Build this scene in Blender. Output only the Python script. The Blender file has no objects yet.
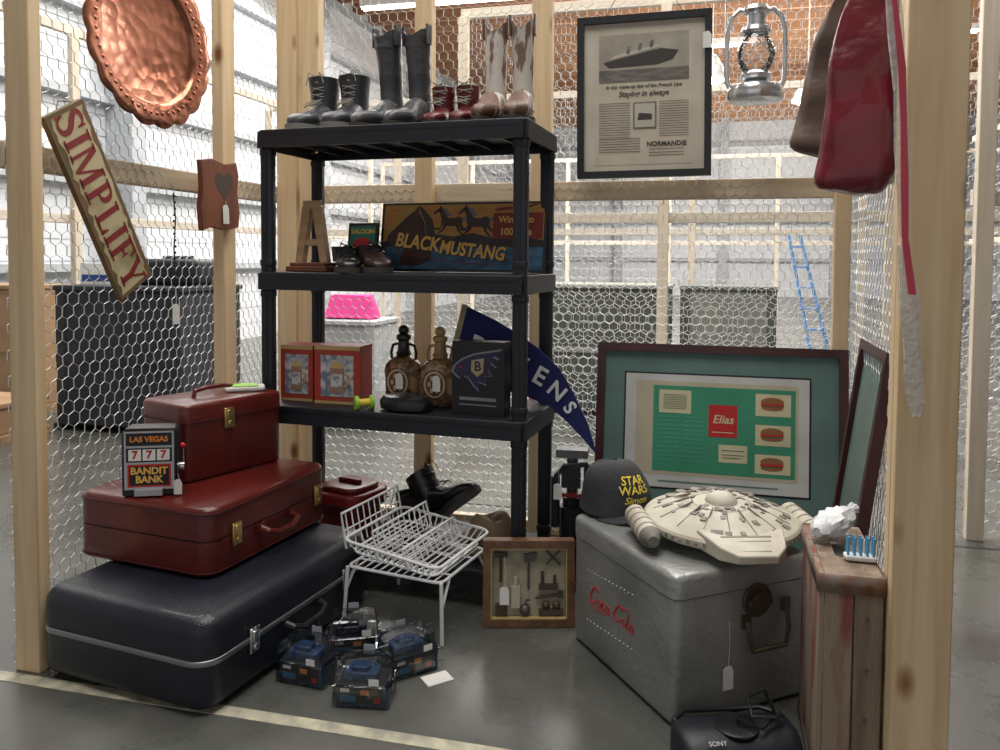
import bpy, math, random
from mathutils import Vector, Matrix
random.seed(4)
COL=bpy.context.scene.collection
R=math.radians
# ------------------------------------------------------------------ materials
def _nt(name):
    m=bpy.data.materials.new(name); m.use_nodes=True
    nt=m.node_tree; b=nt.nodes["Principled BSDF"]; return m,nt,b
def mat(name,col,rough=.55,metal=0,col2=None,nscale=6,bump=0,bscale=60,trans=0,emit=0,coat=0,lo=.35,hi=.65,mp=None,ior=1.45,alpha=1,vor=0):
    m,nt,b=_nt(name)
    b.inputs['Roughness'].default_value=rough; b.inputs['Metallic'].default_value=metal
    b.inputs['Transmission Weight'].default_value=trans; b.inputs['Coat Weight'].default_value=coat
    b.inputs['IOR'].default_value=ior; b.inputs['Alpha'].default_value=alpha
    tc=nt.nodes.new('ShaderNodeTexCoord'); src=tc.outputs['Object']
    if mp:
        mm=nt.nodes.new('ShaderNodeMapping'); mm.inputs['Scale'].default_value=mp
        nt.links.new(src,mm.inputs['Vector']); src=mm.outputs['Vector']
    if col2 is None: col2=tuple(c*.82 for c in col)
    n=nt.nodes.new('ShaderNodeTexNoise'); n.inputs['Scale'].default_value=nscale; n.inputs['Detail'].default_value=6
    nt.links.new(src,n.inputs['Vector'])
    r=nt.nodes.new('ShaderNodeValToRGB'); r.color_ramp.elements[0].position=lo; r.color_ramp.elements[1].position=hi
    r.color_ramp.elements[0].color=(*col,1); r.color_ramp.elements[1].color=(*col2,1)
    nt.links.new(n.outputs['Fac'],r.inputs['Fac']); nt.links.new(r.outputs['Color'],b.inputs['Base Color'])
    if emit:
        b.inputs['Emission Color'].default_value=(*col,1); b.inputs['Emission Strength'].default_value=emit
    if bump:
        if vor:
            n2=nt.nodes.new('ShaderNodeTexVoronoi'); n2.inputs['Scale'].default_value=bscale; o2=n2.outputs['Distance']
        else:
            n2=nt.nodes.new('ShaderNodeTexNoise'); n2.inputs['Scale'].default_value=bscale; n2.inputs['Detail'].default_value=3; o2=n2.outputs['Fac']
        nt.links.new(src,n2.inputs['Vector'])
        bp=nt.nodes.new('ShaderNodeBump'); bp.inputs['Strength'].default_value=bump; bp.inputs['Distance'].default_value=.01
        nt.links.new(o2,bp.inputs['Height']); nt.links.new(bp.outputs['Normal'],b.inputs['Normal'])
    return m
def clearfilm(name,base=.10,tint=(.96,.98,1)):
    m=bpy.data.materials.new(name); m.use_nodes=True; nt=m.node_tree; nt.nodes.remove(nt.nodes["Principled BSDF"])
    out=nt.nodes["Material Output"]; tr=nt.nodes.new('ShaderNodeBsdfTransparent'); tr.inputs[0].default_value=(*tint,1)
    gl=nt.nodes.new('ShaderNodeBsdfGlossy'); gl.inputs['Roughness'].default_value=.08
    tc=nt.nodes.new('ShaderNodeTexCoord'); n=nt.nodes.new('ShaderNodeTexNoise'); n.inputs['Scale'].default_value=40
    bp=nt.nodes.new('ShaderNodeBump'); bp.inputs['Strength'].default_value=.35; bp.inputs['Distance'].default_value=.01
    nt.links.new(tc.outputs['Object'],n.inputs['Vector']); nt.links.new(n.outputs['Fac'],bp.inputs['Height']); nt.links.new(bp.outputs['Normal'],gl.inputs['Normal'])
    fr=nt.nodes.new('ShaderNodeFresnel'); fr.inputs['IOR'].default_value=1.45
    ad=nt.nodes.new('ShaderNodeMath'); ad.operation='ADD'; ad.inputs[1].default_value=base; nt.links.new(fr.outputs[0],ad.inputs[0])
    mx=nt.nodes.new('ShaderNodeMixShader'); nt.links.new(ad.outputs[0],mx.inputs[0]); nt.links.new(tr.outputs[0],mx.inputs[1]); nt.links.new(gl.outputs[0],mx.inputs[2]); nt.links.new(mx.outputs[0],out.inputs[0])
    return m
def pine(name,axis,c1=(.80,.60,.36),c2=(.62,.41,.21),knots=True):
    m,nt,b=_nt(name); b.inputs['Roughness'].default_value=.62
    tc=nt.nodes.new('ShaderNodeTexCoord'); mp=nt.nodes.new('ShaderNodeMapping')
    sc=[28,28,28]; sc[axis]=1.6; mp.inputs['Scale'].default_value=sc
    nt.links.new(tc.outputs['Object'],mp.inputs['Vector'])
    n=nt.nodes.new('ShaderNodeTexNoise'); n.inputs['Scale'].default_value=1; n.inputs['Detail'].default_value=8; n.inputs['Distortion'].default_value=.6
    nt.links.new(mp.outputs['Vector'],n.inputs['Vector'])
    r=nt.nodes.new('ShaderNodeValToRGB'); r.color_ramp.elements[0].position=.35; r.color_ramp.elements[1].position=.7
    r.color_ramp.elements[0].color=(*c1,1); r.color_ramp.elements[1].color=(*c2,1)
    nt.links.new(n.outputs['Fac'],r.inputs['Fac']); out=r.outputs['Color']
    if knots:
        mp2=nt.nodes.new('ShaderNodeMapping'); s2=[9,9,9]; s2[axis]=4.2; mp2.inputs['Scale'].default_value=s2
        nt.links.new(tc.outputs['Object'],mp2.inputs['Vector'])
        v=nt.nodes.new('ShaderNodeTexVoronoi'); v.inputs['Scale'].default_value=1
        nt.links.new(mp2.outputs['Vector'],v.inputs['Vector'])
        r2=nt.nodes.new('ShaderNodeValToRGB'); r2.color_ramp.elements[0].position=.07; r2.color_ramp.elements[1].position=.2
        r2.color_ramp.elements[0].color=(.30,.13,.05,1); r2.color_ramp.elements[1].color=(1,1,1,1)
        nt.links.new(v.outputs['Distance'],r2.inputs['Fac'])
        mx=nt.nodes.new('ShaderNodeMix'); mx.data_type='RGBA'; mx.blend_type='MULTIPLY'; mx.inputs[0].default_value=1
        nt.links.new(out,mx.inputs[6]); nt.links.new(r2.outputs['Color'],mx.inputs[7]); out=mx.outputs[2]
    nt.links.new(out,b.inputs['Base Color'])
    return m
PZ=pine('pine_upright',2,(.76,.58,.36),(.60,.42,.23)); PX=pine('pine_lengthwise',0,(.66,.54,.38),(.50,.38,.24),knots=False)
PZF=pine('pale_pine_upright',2,(.72,.64,.52),(.60,.50,.38),knots=False); PXF=pine('pale_pine_lengthwise',0,(.68,.62,.52),(.56,.48,.38),knots=False)
WIRE=mat('galvanised_wire',(.72,.74,.76),.4,.35)
BLK=mat('black_plastic',(.012,.014,.02),.45,bump=.1,bscale=200)
BLACK=mat('black_smooth',(.012,.012,.013),.3)
CHROME=mat('chrome_metal',(.75,.75,.76),.2,1)
BRASS=mat('brass_metal',(.75,.55,.22),.3,1)
WHITE=mat('white_coated',(.85,.86,.87),.4)
PAPER=mat('white_paper',(.85,.84,.8),.7)
NAVY=mat('navy_suitcase_shell',(.013,.016,.026),.33,bump=.25,bscale=300,coat=.15)
REDL=mat('oxblood_leather',(.13,.014,.010),.28,col2=(.085,.009,.007),bump=.2,bscale=260,coat=.35)
STR=mat('cotton_string',(.75,.72,.65),.8)
GOLD=mat('gold_paint',(.88,.52,.12),.5)
YEL=mat('yellow_print',(.9,.72,.08),.5)
REDP=mat('red_print',(.55,.02,.02),.5)
GLASS=clearfilm('clear_glass',.05)
PLASTIC=clearfilm('clear_plastic_film',.06)
# ------------------------------------------------------------------ mesh builder
def rrect(lx,ly,r,seg=6):
    r=max(min(r,lx/2-1e-4,ly/2-1e-4),1e-4); out=[]
    for cx,cy,a0 in ((lx/2-r,ly/2-r,0),(-lx/2+r,ly/2-r,90),(-lx/2+r,-ly/2+r,180),(lx/2-r,-ly/2+r,270)):
        for k in range(seg+1):
            a=R(a0+90*k/seg); out.append((cx+r*math.cos(a),cy+r*math.sin(a)))
    return out
class MB:
    def __init__(s): s.v=[];s.f=[];s.mi=[];s.m=0;s.T=Matrix()
    def add(s,vs,fs):
        b=len(s.v); T=s.T
        s.v+=[tuple(T@Vector(p)) for p in vs]; s.f+=[tuple(i+b for i in f) for f in fs]; s.mi+=[s.m]*len(fs); return s
    def box(s,x0,x1,y0,y1,z0,z1):
        return s.add([(x0,y0,z0),(x1,y0,z0),(x1,y1,z0),(x0,y1,z0),(x0,y0,z1),(x1,y0,z1),(x1,y1,z1),(x0,y1,z1)],
              [(0,3,2,1),(4,5,6,7),(0,1,5,4),(1,2,6,5),(2,3,7,6),(3,0,4,7)])
    def loft(s,rings,cap=True):
        n=len(rings[0]); vs=[p for r in rings for p in r]; fs=[]
        for i in range(len(rings)-1):
            for k in range(n):
                a=i*n+k; b=i*n+(k+1)%n; fs.append((a,b,b+n,a+n))
        if cap: fs.append(tuple(reversed(range(n)))); fs.append(tuple(range((len(rings)-1)*n,len(rings)*n)))
        return s.add(vs,fs)
    def cyl(s,p0,p1,r0,r1=None,n=16):
        r1=r0 if r1 is None else r1; p0=Vector(p0);p1=Vector(p1); d=(p1-p0).normalized()
        a=d.orthogonal().normalized(); b=d.cross(a)
        f=lambda p,r:[tuple(p+a*(r*math.cos(2*math.pi*k/n))+b*(r*math.sin(2*math.pi*k/n))) for k in range(n)]
        return s.loft([f(p0,r0),f(p1,r1)])
    def tube(s,pts,r,n=6,closed=False):
        P=[Vector(p) for p in pts]; N=len(P); rings=[]; up=None
        for i in range(N):
            if closed: t=P[(i+1)%N]-P[i-1]
            else: t=P[min(i+1,N-1)]-P[max(i-1,0)]
            t=t.normalized()
            if up is None: up=t.orthogonal().normalized()
            up=(up-t*up.dot(t))
            up=up.normalized() if up.length>1e-6 else t.orthogonal().normalized()
            b=t.cross(up); rr_=r[i] if isinstance(r,(list,tuple)) else r
            rings.append([tuple(P[i]+up*(rr_*math.cos(2*math.pi*k/n))+b*(rr_*math.sin(2*math.pi*k/n))) for k in range(n)])
        if closed: rings.append(rings[0])
        return s.loft(rings,cap=not closed)
    def lathe(s,prof,n=32,c=(0,0,0),sx=1,sy=1,wob=None):
        rings=[]
        for r,z in prof:
            rings.append([(c[0]+sx*r*(wob(2*math.pi*k/n) if wob else 1)*math.cos(2*math.pi*k/n),c[1]+sy*r*(wob(2*math.pi*k/n) if wob else 1)*math.sin(2*math.pi*k/n),c[2]+z) for k in range(n)])
        return s.loft(rings)
    def prism(s,poly,y0,y1):
        return s.loft([[(x,y0,z) for x,z in poly],[(x,y1,z) for x,z in poly]])
    def prz(s,poly,z0,z1):
        return s.loft([[(x,y,z0) for x,y in poly],[(x,y,z1) for x,y in poly]])
    def rbox(s,lx,ly,z0,z1,rc=.03,re=.01,cx=0,cy=0,top=True,bot=True,seg=4):
        rings=[]
        def ring(ins,z): rings.append([(cx+x,cy+y,z) for x,y in rrect(lx-2*ins,ly-2*ins,max(rc-ins,.002))])
        if bot:
            for k in range(seg): a=R(90*k/seg); ring(re*(1-math.sin(a)),z0+re*(1-math.cos(a)))
            ring(0,z0+re)
        else: ring(0,z0)
        if top:
            for k in range(seg+1): a=R(90*k/seg); ring(re*(1-math.cos(a)),z1-re+re*math.sin(a))
        else: ring(0,z1)
        return s.loft(rings)
    def sph(s,c,r,n=16,sx=1,sy=1,sz=1):
        m=n//2; rings=[]
        for i in range(m+1):
            a=math.pi*(i/m); rr=max(math.sin(a),.01)*r
            rings.append([(c[0]+sx*rr*math.cos(2*math.pi*k/n),c[1]+sy*rr*math.sin(2*math.pi*k/n),c[2]-sz*r*math.cos(a)) for k in range(n)])
        return s.loft(rings)
    def disc(s,x,z,y,rx,rz,n=20):
        return s.add([(x+rx*math.cos(2*math.pi*k/n),y,z+rz*math.sin(2*math.pi*k/n)) for k in range(n)],[tuple(range(n))])
    def poly(s,pts,y): return s.add([(x,y,z) for x,z in pts],[tuple(range(len(pts)))])
    def rect(s,x0,x1,z0,z1,y): return s.poly([(x0,z0),(x1,z0),(x1,z1),(x0,z1)],y)
    def text(s,body,size,M,bold=0,shear=0,sx=1,align='CENTER',ext=0):
        cu=bpy.data.curves.new('t','FONT'); cu.body=body; cu.size=size; cu.shear=shear; cu.offset=bold; cu.extrude=ext
        cu.align_x=align; cu.align_y='CENTER'; cu.resolution_u=3
        ob=bpy.data.objects.new('t',cu); COL.objects.link(ob)
        dg=bpy.context.evaluated_depsgraph_get(); me=bpy.data.meshes.new_from_object(ob.evaluated_get(dg))
        vs=[tuple(M@Vector((v.co.x*sx,v.co.y,v.co.z))) for v in me.vertices]; fs=[tuple(p.vertices) for p in me.polygons]
        s.add(vs,fs); bpy.data.objects.remove(ob); bpy.data.curves.remove(cu); bpy.data.meshes.remove(me); return s
    def ft(s,body,size,x,z,y,roll=0,**k):   # text facing -y
        return s.text(body,size,Matrix.Translation((x,y,z))@Matrix.Rotation(R(90),4,'X')@Matrix.Rotation(R(roll),4,'Z'),**k)
    def obj(s,name,mats,parent=None,loc=(0,0,0),rot=(0,0,0),label=None,cat=None,bevel=0,smooth=38,group=None,kind=None,norm=True,sub=0):
        me=bpy.data.meshes.new(name); me.from_pydata(s.v,[],s.f)
        if not isinstance(mats,(list,tuple)): mats=[mats]
        for m in mats: me.materials.append(m)
        me.polygons.foreach_set('material_index',s.mi)
        if norm:
            import bmesh
            bm=bmesh.new(); bm.from_mesh(me); bmesh.ops.recalc_face_normals(bm,faces=bm.faces); bm.to_mesh(me); bm.free()
        if smooth:
            me.polygons.foreach_set('use_smooth',[True]*len(me.polygons)); me.set_sharp_from_angle(angle=R(smooth))
        me.update()
        ob=bpy.data.objects.new(name,me); COL.objects.link(ob); ob.location=loc; ob.rotation_euler=[R(a) for a in rot]
        if parent: ob.parent=parent
        if bevel:
            bv=ob.modifiers.new('bevel','BEVEL'); bv.width=bevel; bv.segments=2; bv.limit_method='ANGLE'; bv.angle_limit=R(50)
        if sub:
            sb=ob.modifiers.new('sub','SUBSURF'); sb.levels=sub; sb.render_levels=sub
        if label: ob['label']=label
        if cat: ob['category']=cat
        if group: ob['group']=group
        if kind: ob['kind']=kind
        return ob
def E(name,label,cat,loc,rz=0,group=None,rot=None):
    o=bpy.data.objects.new(name,None); o.empty_display_size=.05; COL.objects.link(o); o.location=loc
    o.rotation_euler=[R(a) for a in rot] if rot else (0,0,R(rz))
    o['label']=label; o['category']=cat
    if group: o['group']=group
    return o
def tag(parent,x,y,z,L=.06,rz=0,s=1):
    m=MB(); w=.013*s; h=.045*s
    m.prism([(-w,-L),(-w,-L-.01*s),(-w,-L-h),(w,-L-h),(w,-L-.006),(w*.5,-L+.005*s),(-w*.5,-L+.005*s)],-.0006,.0006)
    m.m=1; m.tube([(0,0,0),(.003,0,-L*.5),(0,0,-L)],.0007,4)
    return m.obj('price_tag',[PAPER,STR],parent,(x,y,z),(0,0,rz),label='white paper price tag on a string')
def interp(tab,s):
    for i in range(len(tab)-1):
        if s<=tab[i+1][0]:
            a,b=tab[i],tab[i+1]; f=(s-a[0])/(b[0]-a[0]+1e-9); return a[1]+(b[1]-a[1])*f
    return tab[-1][1]
def spline(pts,n=6):   # catmull-rom in 2d
    P=[pts[0]]+list(pts)+[pts[-1]]; out=[]
    for i in range(1,len(P)-2):
        p0,p1,p2,p3=P[i-1],P[i],P[i+1],P[i+2]
        for k in range(n):
            t=k/n; out.append(tuple(.5*((2*b_)+(c_-a_)*t+(2*a_-5*b_+4*c_-d_)*t*t+(-a_+3*b_-3*c_+d_)*t**3) for a_,b_,c_,d_ in zip(p0,p1,p2,p3)))
    out.append(tuple(pts[-1])); return out
# booth frames
def LW(L,off): return (-1.22+.25*L+.968*off, 1.98+.968*L-.25*off)
def BW(t,off): return (-.885+.968*t-.25*off, 3.27-.25*t-.968*off)
def RW(L,off): return (.835+.265*L-.964*off, 1.44+.964*L+.265*off)
def S(t,d): return (-.754+.954*t+.3*d, 2.606-.3*t+.954*d)
LZ,BZ,RZ,SZ=75.5,-14.5,-105.4,-17.46
# ------------------------------------------------------------------ building
bld=lambda x,y:(-1.22+.968*x+.25*y,1.98-.25*x+.968*y)
m,nt,b=_nt('polished_concrete'); 
tc=nt.nodes.new('ShaderNodeTexCoord')
n1=nt.nodes.new('ShaderNodeTexNoise'); n1.inputs['Scale'].default_value=1.6; n1.inputs['Detail'].default_value=10; n1.inputs['Roughness'].default_value=.68
r1=nt.nodes.new('ShaderNodeValToRGB'); r1.color_ramp.elements[0].position=.32; r1.color_ramp.elements[1].position=.7
r1.color_ramp.elements[0].color=(.058,.060,.054,1); r1.color_ramp.elements[1].color=(.14,.142,.128,1)
nt.links.new(tc.outputs['Object'],n1.inputs['Vector']); nt.links.new(n1.outputs['Fac'],r1.inputs['Fac']); nt.links.new(r1.outputs['Color'],b.inputs['Base Color'])
r2=nt.nodes.new('ShaderNodeMapRange'); r2.inputs['To Min'].default_value=.14; r2.inputs['To Max'].default_value=.42
nt.links.new(n1.outputs['Fac'],r2.inputs['Value']); nt.links.new(r2.outputs['Result'],b.inputs['Roughness'])
FLOOR=m
a=MB(); a.box(-9,16,-8,24,-.1,0); a.obj('floor',FLOOR,loc=(-1.22,1.98,0),rot=(0,0,-14.5),kind='structure')
SEAM=mat('floor_joint',(.03,.03,.03),.8); 
a=MB(); a.box(-.9,12,1.62,1.632,0,.0012); a.obj('trim_1',SEAM,loc=(-1.22,1.98,0),rot=(0,0,-14.5),kind='structure')
LINE=mat('worn_floor_paint',(.62,.58,.42),.6,col2=(.32,.31,.25),nscale=20)
a=MB(); a.box(-6,6,-.058,-.02,0,.0015); a.obj('trim_2',LINE,loc=(-1.25,1.995,0),rot=(0,0,-13.6),kind='structure')
CEIL=mat('timber_ceiling',(.46,.27,.15),.8,col2=(.33,.18,.10),mp=(.5,6,1),nscale=2)
a=MB(); a.box(-9,16,-8,24,5.25,5.35)
for k in range(50): a.box(-9,16,-8+k*.62,-8+k*.62+.06,5.0,5.25)
a.obj('ceiling',CEIL,loc=(-1.22,1.98,0),rot=(0,0,-14.5),kind='structure')
WALLM=mat('pale_metal_cladding',(.70,.73,.76),.5,col2=(.63,.66,.70),nscale=.7)
GIRT=mat('grey_steel_girt',(.44,.47,.50),.5)
def corr(x0,x1,h,step=.32):
    a=MB(); x=x0
    while x<x1:
        a.box(x,x+step-.05,0,.03,0,h); a.box(x+step-.05,x+step,.015,.03,0,h); x+=step
    return a
a=MB()
for k in range(26): a.box(-8,23,0,.03,k*.2,k*.2+.185); a.box(-8,23,.012,.03,k*.2+.185,k*.2+.2)
a.m=1
for z in (.9,1.7,2.5,3.3,4.1,4.9): a.box(-8,23,-.12,0,z,z+.07)
for k in range(-7,23,4): a.box(k,k+.2,-.3,0,0,5.2)
a.obj('wall_left',[WALLM,GIRT],loc=(*bld(-4,0),0),rot=(0,0,75.5),kind='structure')
a=corr(-4.2,16,5.2); a.m=1
for z in (1.0,2.1,3.2,4.3): a.box(-4.2,16,-.12,0,z,z+.1)
for k in range(-4,16,3): a.box(k,k+.22,-.3,0,0,5.2)
a.obj('wall_back',[WALLM,GIRT],loc=(*bld(0,22.5),0),rot=(0,0,-14.5),kind='structure')
a=corr(-23,8,5.2,.5); a.obj('wall_right',[WALLM],loc=(*bld(15.5,0),0),rot=(0,0,-104.5),kind='structure')
# ceiling fixtures
TUBE=mat('lit_tube',(1,.98,.94),.5,emit=14); HOUS=mat('fixture_housing',(.8,.8,.8),.5)
fx=MB(); fx.box(-1.2,1.2,-.09,.09,.03,.12); fx.m=1; fx.cyl((-1.18,-.04,.02),(1.18,-.04,.02),.02,n=8); fx.cyl((-1.18,.04,.02),(1.18,.04,.02),.02,n=8)
fx.m=0
for sx in (-.9,.9): fx.cyl((sx,0,.12),(sx,0,.66),.008,n=6)
fx0=fx.obj('strip_light',[HOUS,TUBE],loc=(*bld(4.5,6),4.6),rot=(0,0,-14.5),label='lit fluorescent strip light hung below the timber ceiling',cat='ceiling light',group='strip lights under the ceiling')
for px,py in ((1.4,6),(7.6,6),(1.4,9.2),(4.5,9.2),(7.6,9.2),(10.5,9.2),(4.5,12.4),(7.6,12.4),(1.0,12.4),(10.5,12.4),(-2,6),(-2,9.2),(3.5,16),(7,16),(10.5,16),(4.5,2.2),(0,2.2)):
    o=fx0.copy(); o.location=(*bld(px,py),4.6); COL.objects.link(o)
hb=MB(); hb.lathe([(.03,.3),(.05,.29),(.2,.02),(.2,0)],20); hb.m=1; hb.sph((0,0,.02),.15,12,sz=.6); hb.m=0; hb.cyl((0,0,.3),(0,0,1.9),.006,n=6)
h0=hb.obj('pendant_light',[HOUS,TUBE],loc=(*bld(-.3,7.5),3.1),label='lit round warehouse pendant lamp',cat='ceiling light',group='round pendant lamps')
for px,py,z in ((1.7,8.4,3.2),(6.8,10,3.5),(2.9,9.5,3.1),(9.4,9,3.4)):
    o=h0.copy(); o.location=(*bld(px,py),z); COL.objects.link(o)
# ------------------------------------------------------------------ partitions
def hexwire(w,h,s=.038,r=.0011,jit=.0016,z0=.02):
    a=s/math.sqrt(3); vs=[];fs=[]; ni=int(w/(s/2)); nj=int((h-z0)/(1.5*a)); P={}
    for j in range(nj+1):
        for i in range(ni+1):
            x=i*s/2; z=z0+j*1.5*a+(a/2 if (i+j)%2 else 0)
            P[i,j]=(x+random.uniform(-jit,jit),.004*math.sin(x*5+z*3)+random.uniform(-.001,.001),z+random.uniform(-jit,jit))
    def seg(p,q,r):
        p=Vector(p);q=Vector(q);d=(q-p).normalized(); u=d.orthogonal().normalized(); w_=d.cross(u); b=len(vs)
        for c in (p,q):
            for k in range(3):
                A=2.0944*k; vs.append(tuple(c+u*(r*math.cos(A))+w_*(r*math.sin(A))))
        for k in range(3): k2=(k+1)%3; fs.append((b+k,b+k2,b+3+k2,b+3+k))
    for j in range(nj+1):
        for i in range(ni+1):
            if i<ni: seg(P[i,j],P[i+1,j],r)
            if (i+j)%2 and j<nj: seg(P[i,j],P[i,j+1],r*1.4)
    m=MB(); m.v=vs; m.f=fs; m.mi=[0]*len(fs); return m
def post(par,x0,x1,y0,y1,h=2.45,z=0,lab=None,mt=None):
    m=MB(); m.box(-(x1-x0)/2,(x1-x0)/2,-(y1-y0)/2,(y1-y0)/2,0,h); return m.obj('post',mt or PZ,par,((x0+x1)/2,(y0+y1)/2,z),bevel=.003,label=lab)
def rail(par,x0,x1,y0,y1,z0,z1,mt=None):
    m=MB(); m.box(-(x1-x0)/2,(x1-x0)/2,-(y1-y0)/2,(y1-y0)/2,-(z1-z0)/2,(z1-z0)/2); return m.obj('rail',mt or PX,par,((x0+x1)/2,(y0+y1)/2,(z0+z1)/2),bevel=.003)
H=2.45
pl=E('wire_partition','side partition of pine studs covered with chicken wire','fence',(*LW(0,0),0),LZ)
post(pl,0,.038,-.076,-.002,lab='thick pine front post'); post(pl,.85,.925,-.045,-.002); 
rail(pl,0,1.30,.002,.038,1.265,1.33); rail(pl,0.05,.84,-.045,-.006,.0,.045)
hexwire(1.31,H).obj('wire_mesh',WIRE,pl,smooth=0,norm=False)
pb=E('wire_partition','rear partition of pine studs and rails covered with chicken wire','fence',(*BW(0,0),0),BZ)
post(pb,-.0,.085,-.05,-.003); post(pb,.10,.185,-.05,-.003); post(pb,.585,.655,-.05,-.003); post(pb,1.04,1.115,-.05,-.003); post(pb,2.09,2.14,-.05,-.003)
rail(pb,.0,2.13,.003,.04,1.265,1.335); rail(pb,.2,2.05,.003,.04,0,.05)
rail(pb,.0,2.13,-.05,.04,2.45,2.49)
hexwire(2.13,H).obj('wire_mesh',WIRE,pb,smooth=0,norm=False)
pr=E('wire_partition','side partition with a knotty pine post and chicken wire','fence',(*RW(1.338,0),0),RZ)
post(pr,1.298,1.338,-.103,-.000,lab='thick knotty pine front post'); post(pr,1.255,1.295,-.103,-.06)
rail(pr,.02,1.2,.003,.04,1.265,1.33)
rail(pr,.1,1.335,-.1,.04,2.45,2.49)
hexwire(1.25,H).obj('wire_mesh',WIRE,pr,smooth=0,norm=False)
# farther cages
def cage(x,y,rz,w,n,mesh=True,s=.05,lab='distant storage cage of pale pine studs and chicken wire'):
    p=E('wire_partition',lab,'fence',(*bld(x,y),0),rz,group='distant wire storage cages')
    for k in range(n+1): post(p,w*k/n,w*k/n+.06,-.045,-.003,2.5,mt=PZF)
    rail(p,0,w+.07,.003,.04,1.26,1.32,PXF); rail(p,0,w+.07,.003,.04,2.5,2.56,PXF)
    if mesh: hexwire(w,2.5,s,.0012).obj('wire_mesh',WIRE,p,smooth=0,norm=False)
cage(.2,3.1,-14.5,7.2,6,True,.05)
cage(-2.6,5.6,-14.5,9.6,7,True,.06)
cage(-3.4,10.4,-14.5,12,8,False)
cage(2.64,1.75,-14.5,2.4,2,True,.045)
cage(-2.4,1.2,75.5,8,5,False)
cage(4.8,3.2,75.5,6,4,False)
# ------------------------------------------------------------------ background goods
DK=mat('dark_grey_fabric',(.035,.038,.045),.8); OL=mat('olive_grey_board',(.10,.112,.095),.7); OL2=mat('pale_worn_board',(.26,.27,.235),.7); CARD=mat('cardboard',(.42,.27,.15),.8)
PGB=mat('pale_grey_board',(.5,.52,.53),.7)
def crate(name,lab,cat,x,y,rz,w,d,h,mt,mt2,z=0):
    e=E(name,lab,cat,(x,y,z),rz)
    m=MB(); m.box(-w/2,w/2,-d/2,d/2,.04,h-.03); m.obj('body',mt,e,bevel=.008)
    m=MB(); m.box(-w/2-.012,w/2+.012,-d/2-.012,d/2+.012,h-.03,h); m.obj('lid',mt2,e,bevel=.006)
    m=MB()
    for sx in (-1,1): m.box(sx*w/2-.03,sx*w/2+.03,-d/2,d/2,0,.04); m.box(sx*w*.46-.03,sx*w*.46+.03,-d/2-.008,-d/2,.04,h-.03)
    m.box(-w/2,w/2,-d/2-.007,-d/2,h*.5-.02,h*.5+.02); m.obj('batten',mt2,e)
    return e
crate('storage_chest','large dark grey lidded storage chest','chest',-2.16,4.95,-14.5,.86,.6,.87,DK,DK)
crate('pale_cabinet','low pale grey cabinet with a pink blanket on top','cabinet',-.96,5.1,-14.5,.5,.4,.66,PGB,PGB)
crate('wooden_chest','long olive grey wooden chest behind the wire','chest',.76,5.55,-14.5,.84,.5,.88,OL,OL2)
crate('wooden_chest','pale worn wooden cabinet beside an olive chest','chest',1.52,5.35,-14.5,.58,.5,.88,OL2,OL)
crate('cardboard_box','plain brown cardboard box on the concrete floor','box',-2.98,4.62,-14.5,.5,.35,.22,CARD,CARD)
crate('cardboard_box','tall brown cardboard box on the concrete floor','box',-3.3,5.45,-14.5,.5,.35,.85,CARD,CARD)
m=MB(); m.box(-.11,.11,-.08,.08,0,.13); m.m=1; m.rect(-.1,.1,.02,.06,-.081)
m.obj('printed_box',[PAPER,mat('blue_print',(.03,.08,.3),.5)],loc=(-2.46,4.98,.871),rot=(0,0,-10),label='small white box with a blue band on a chest',cat='box')
m=MB(); m.rbox(.42,.3,0,.16,.05,.03); m.m=0; m.cyl((-.1,0,.16),(.1,0,.16),.02)
m.obj('black_case',BLK,loc=(-1.98,4.93,.871),rot=(0,0,-14),label='low black case resting on a dark chest',cat='case')
PINK=mat('pink_fabric',(.85,.06,.32),.8,bump=.5,bscale=15)
m=MB(); rings=[]
for i,z in enumerate((0,.03,.07,.11,.14)):
    rings.append([(x*(1-.06*i)+.006*math.sin(k*2.1+i),y*(1-.1*i),z+.006*math.sin(k*1.3)+.006) for k,(x,y) in enumerate(rrect(.34,.2,.05,3))])
m.loft(rings); m.obj('folded_blanket',PINK,loc=(-.94,5.08,.661),rot=(0,0,-8),label='folded hot pink blanket on a pale cabinet',cat='blanket')
BLUE=mat('blue_fibreglass',(.06,.22,.50),.5)
lad=E('step_ladder','blue fibreglass step ladder standing beyond the cages','ladder',(3.80,9.5,0),-20)
for sx in (-.10,.10):
    m=MB(); m.tube([(sx-.0,-.3,0),(sx*.6-.32,0,1.45)],.018,6); m.obj('rail',BLUE,lad)
    m=MB(); m.tube([(sx-.0,.4,0),(sx*.6-.32,.03,1.45)],.014,6); m.obj('rail',BLUE,lad)
for k in range(1,6):
    f=k/6; m=MB(); w=.10*(1-.4*f); m.box(-w,w,-.04,.04,-.01,.01); m.obj('step',BLUE,lad,(-.32*f,-.3*(1-f),1.45*f))
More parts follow.
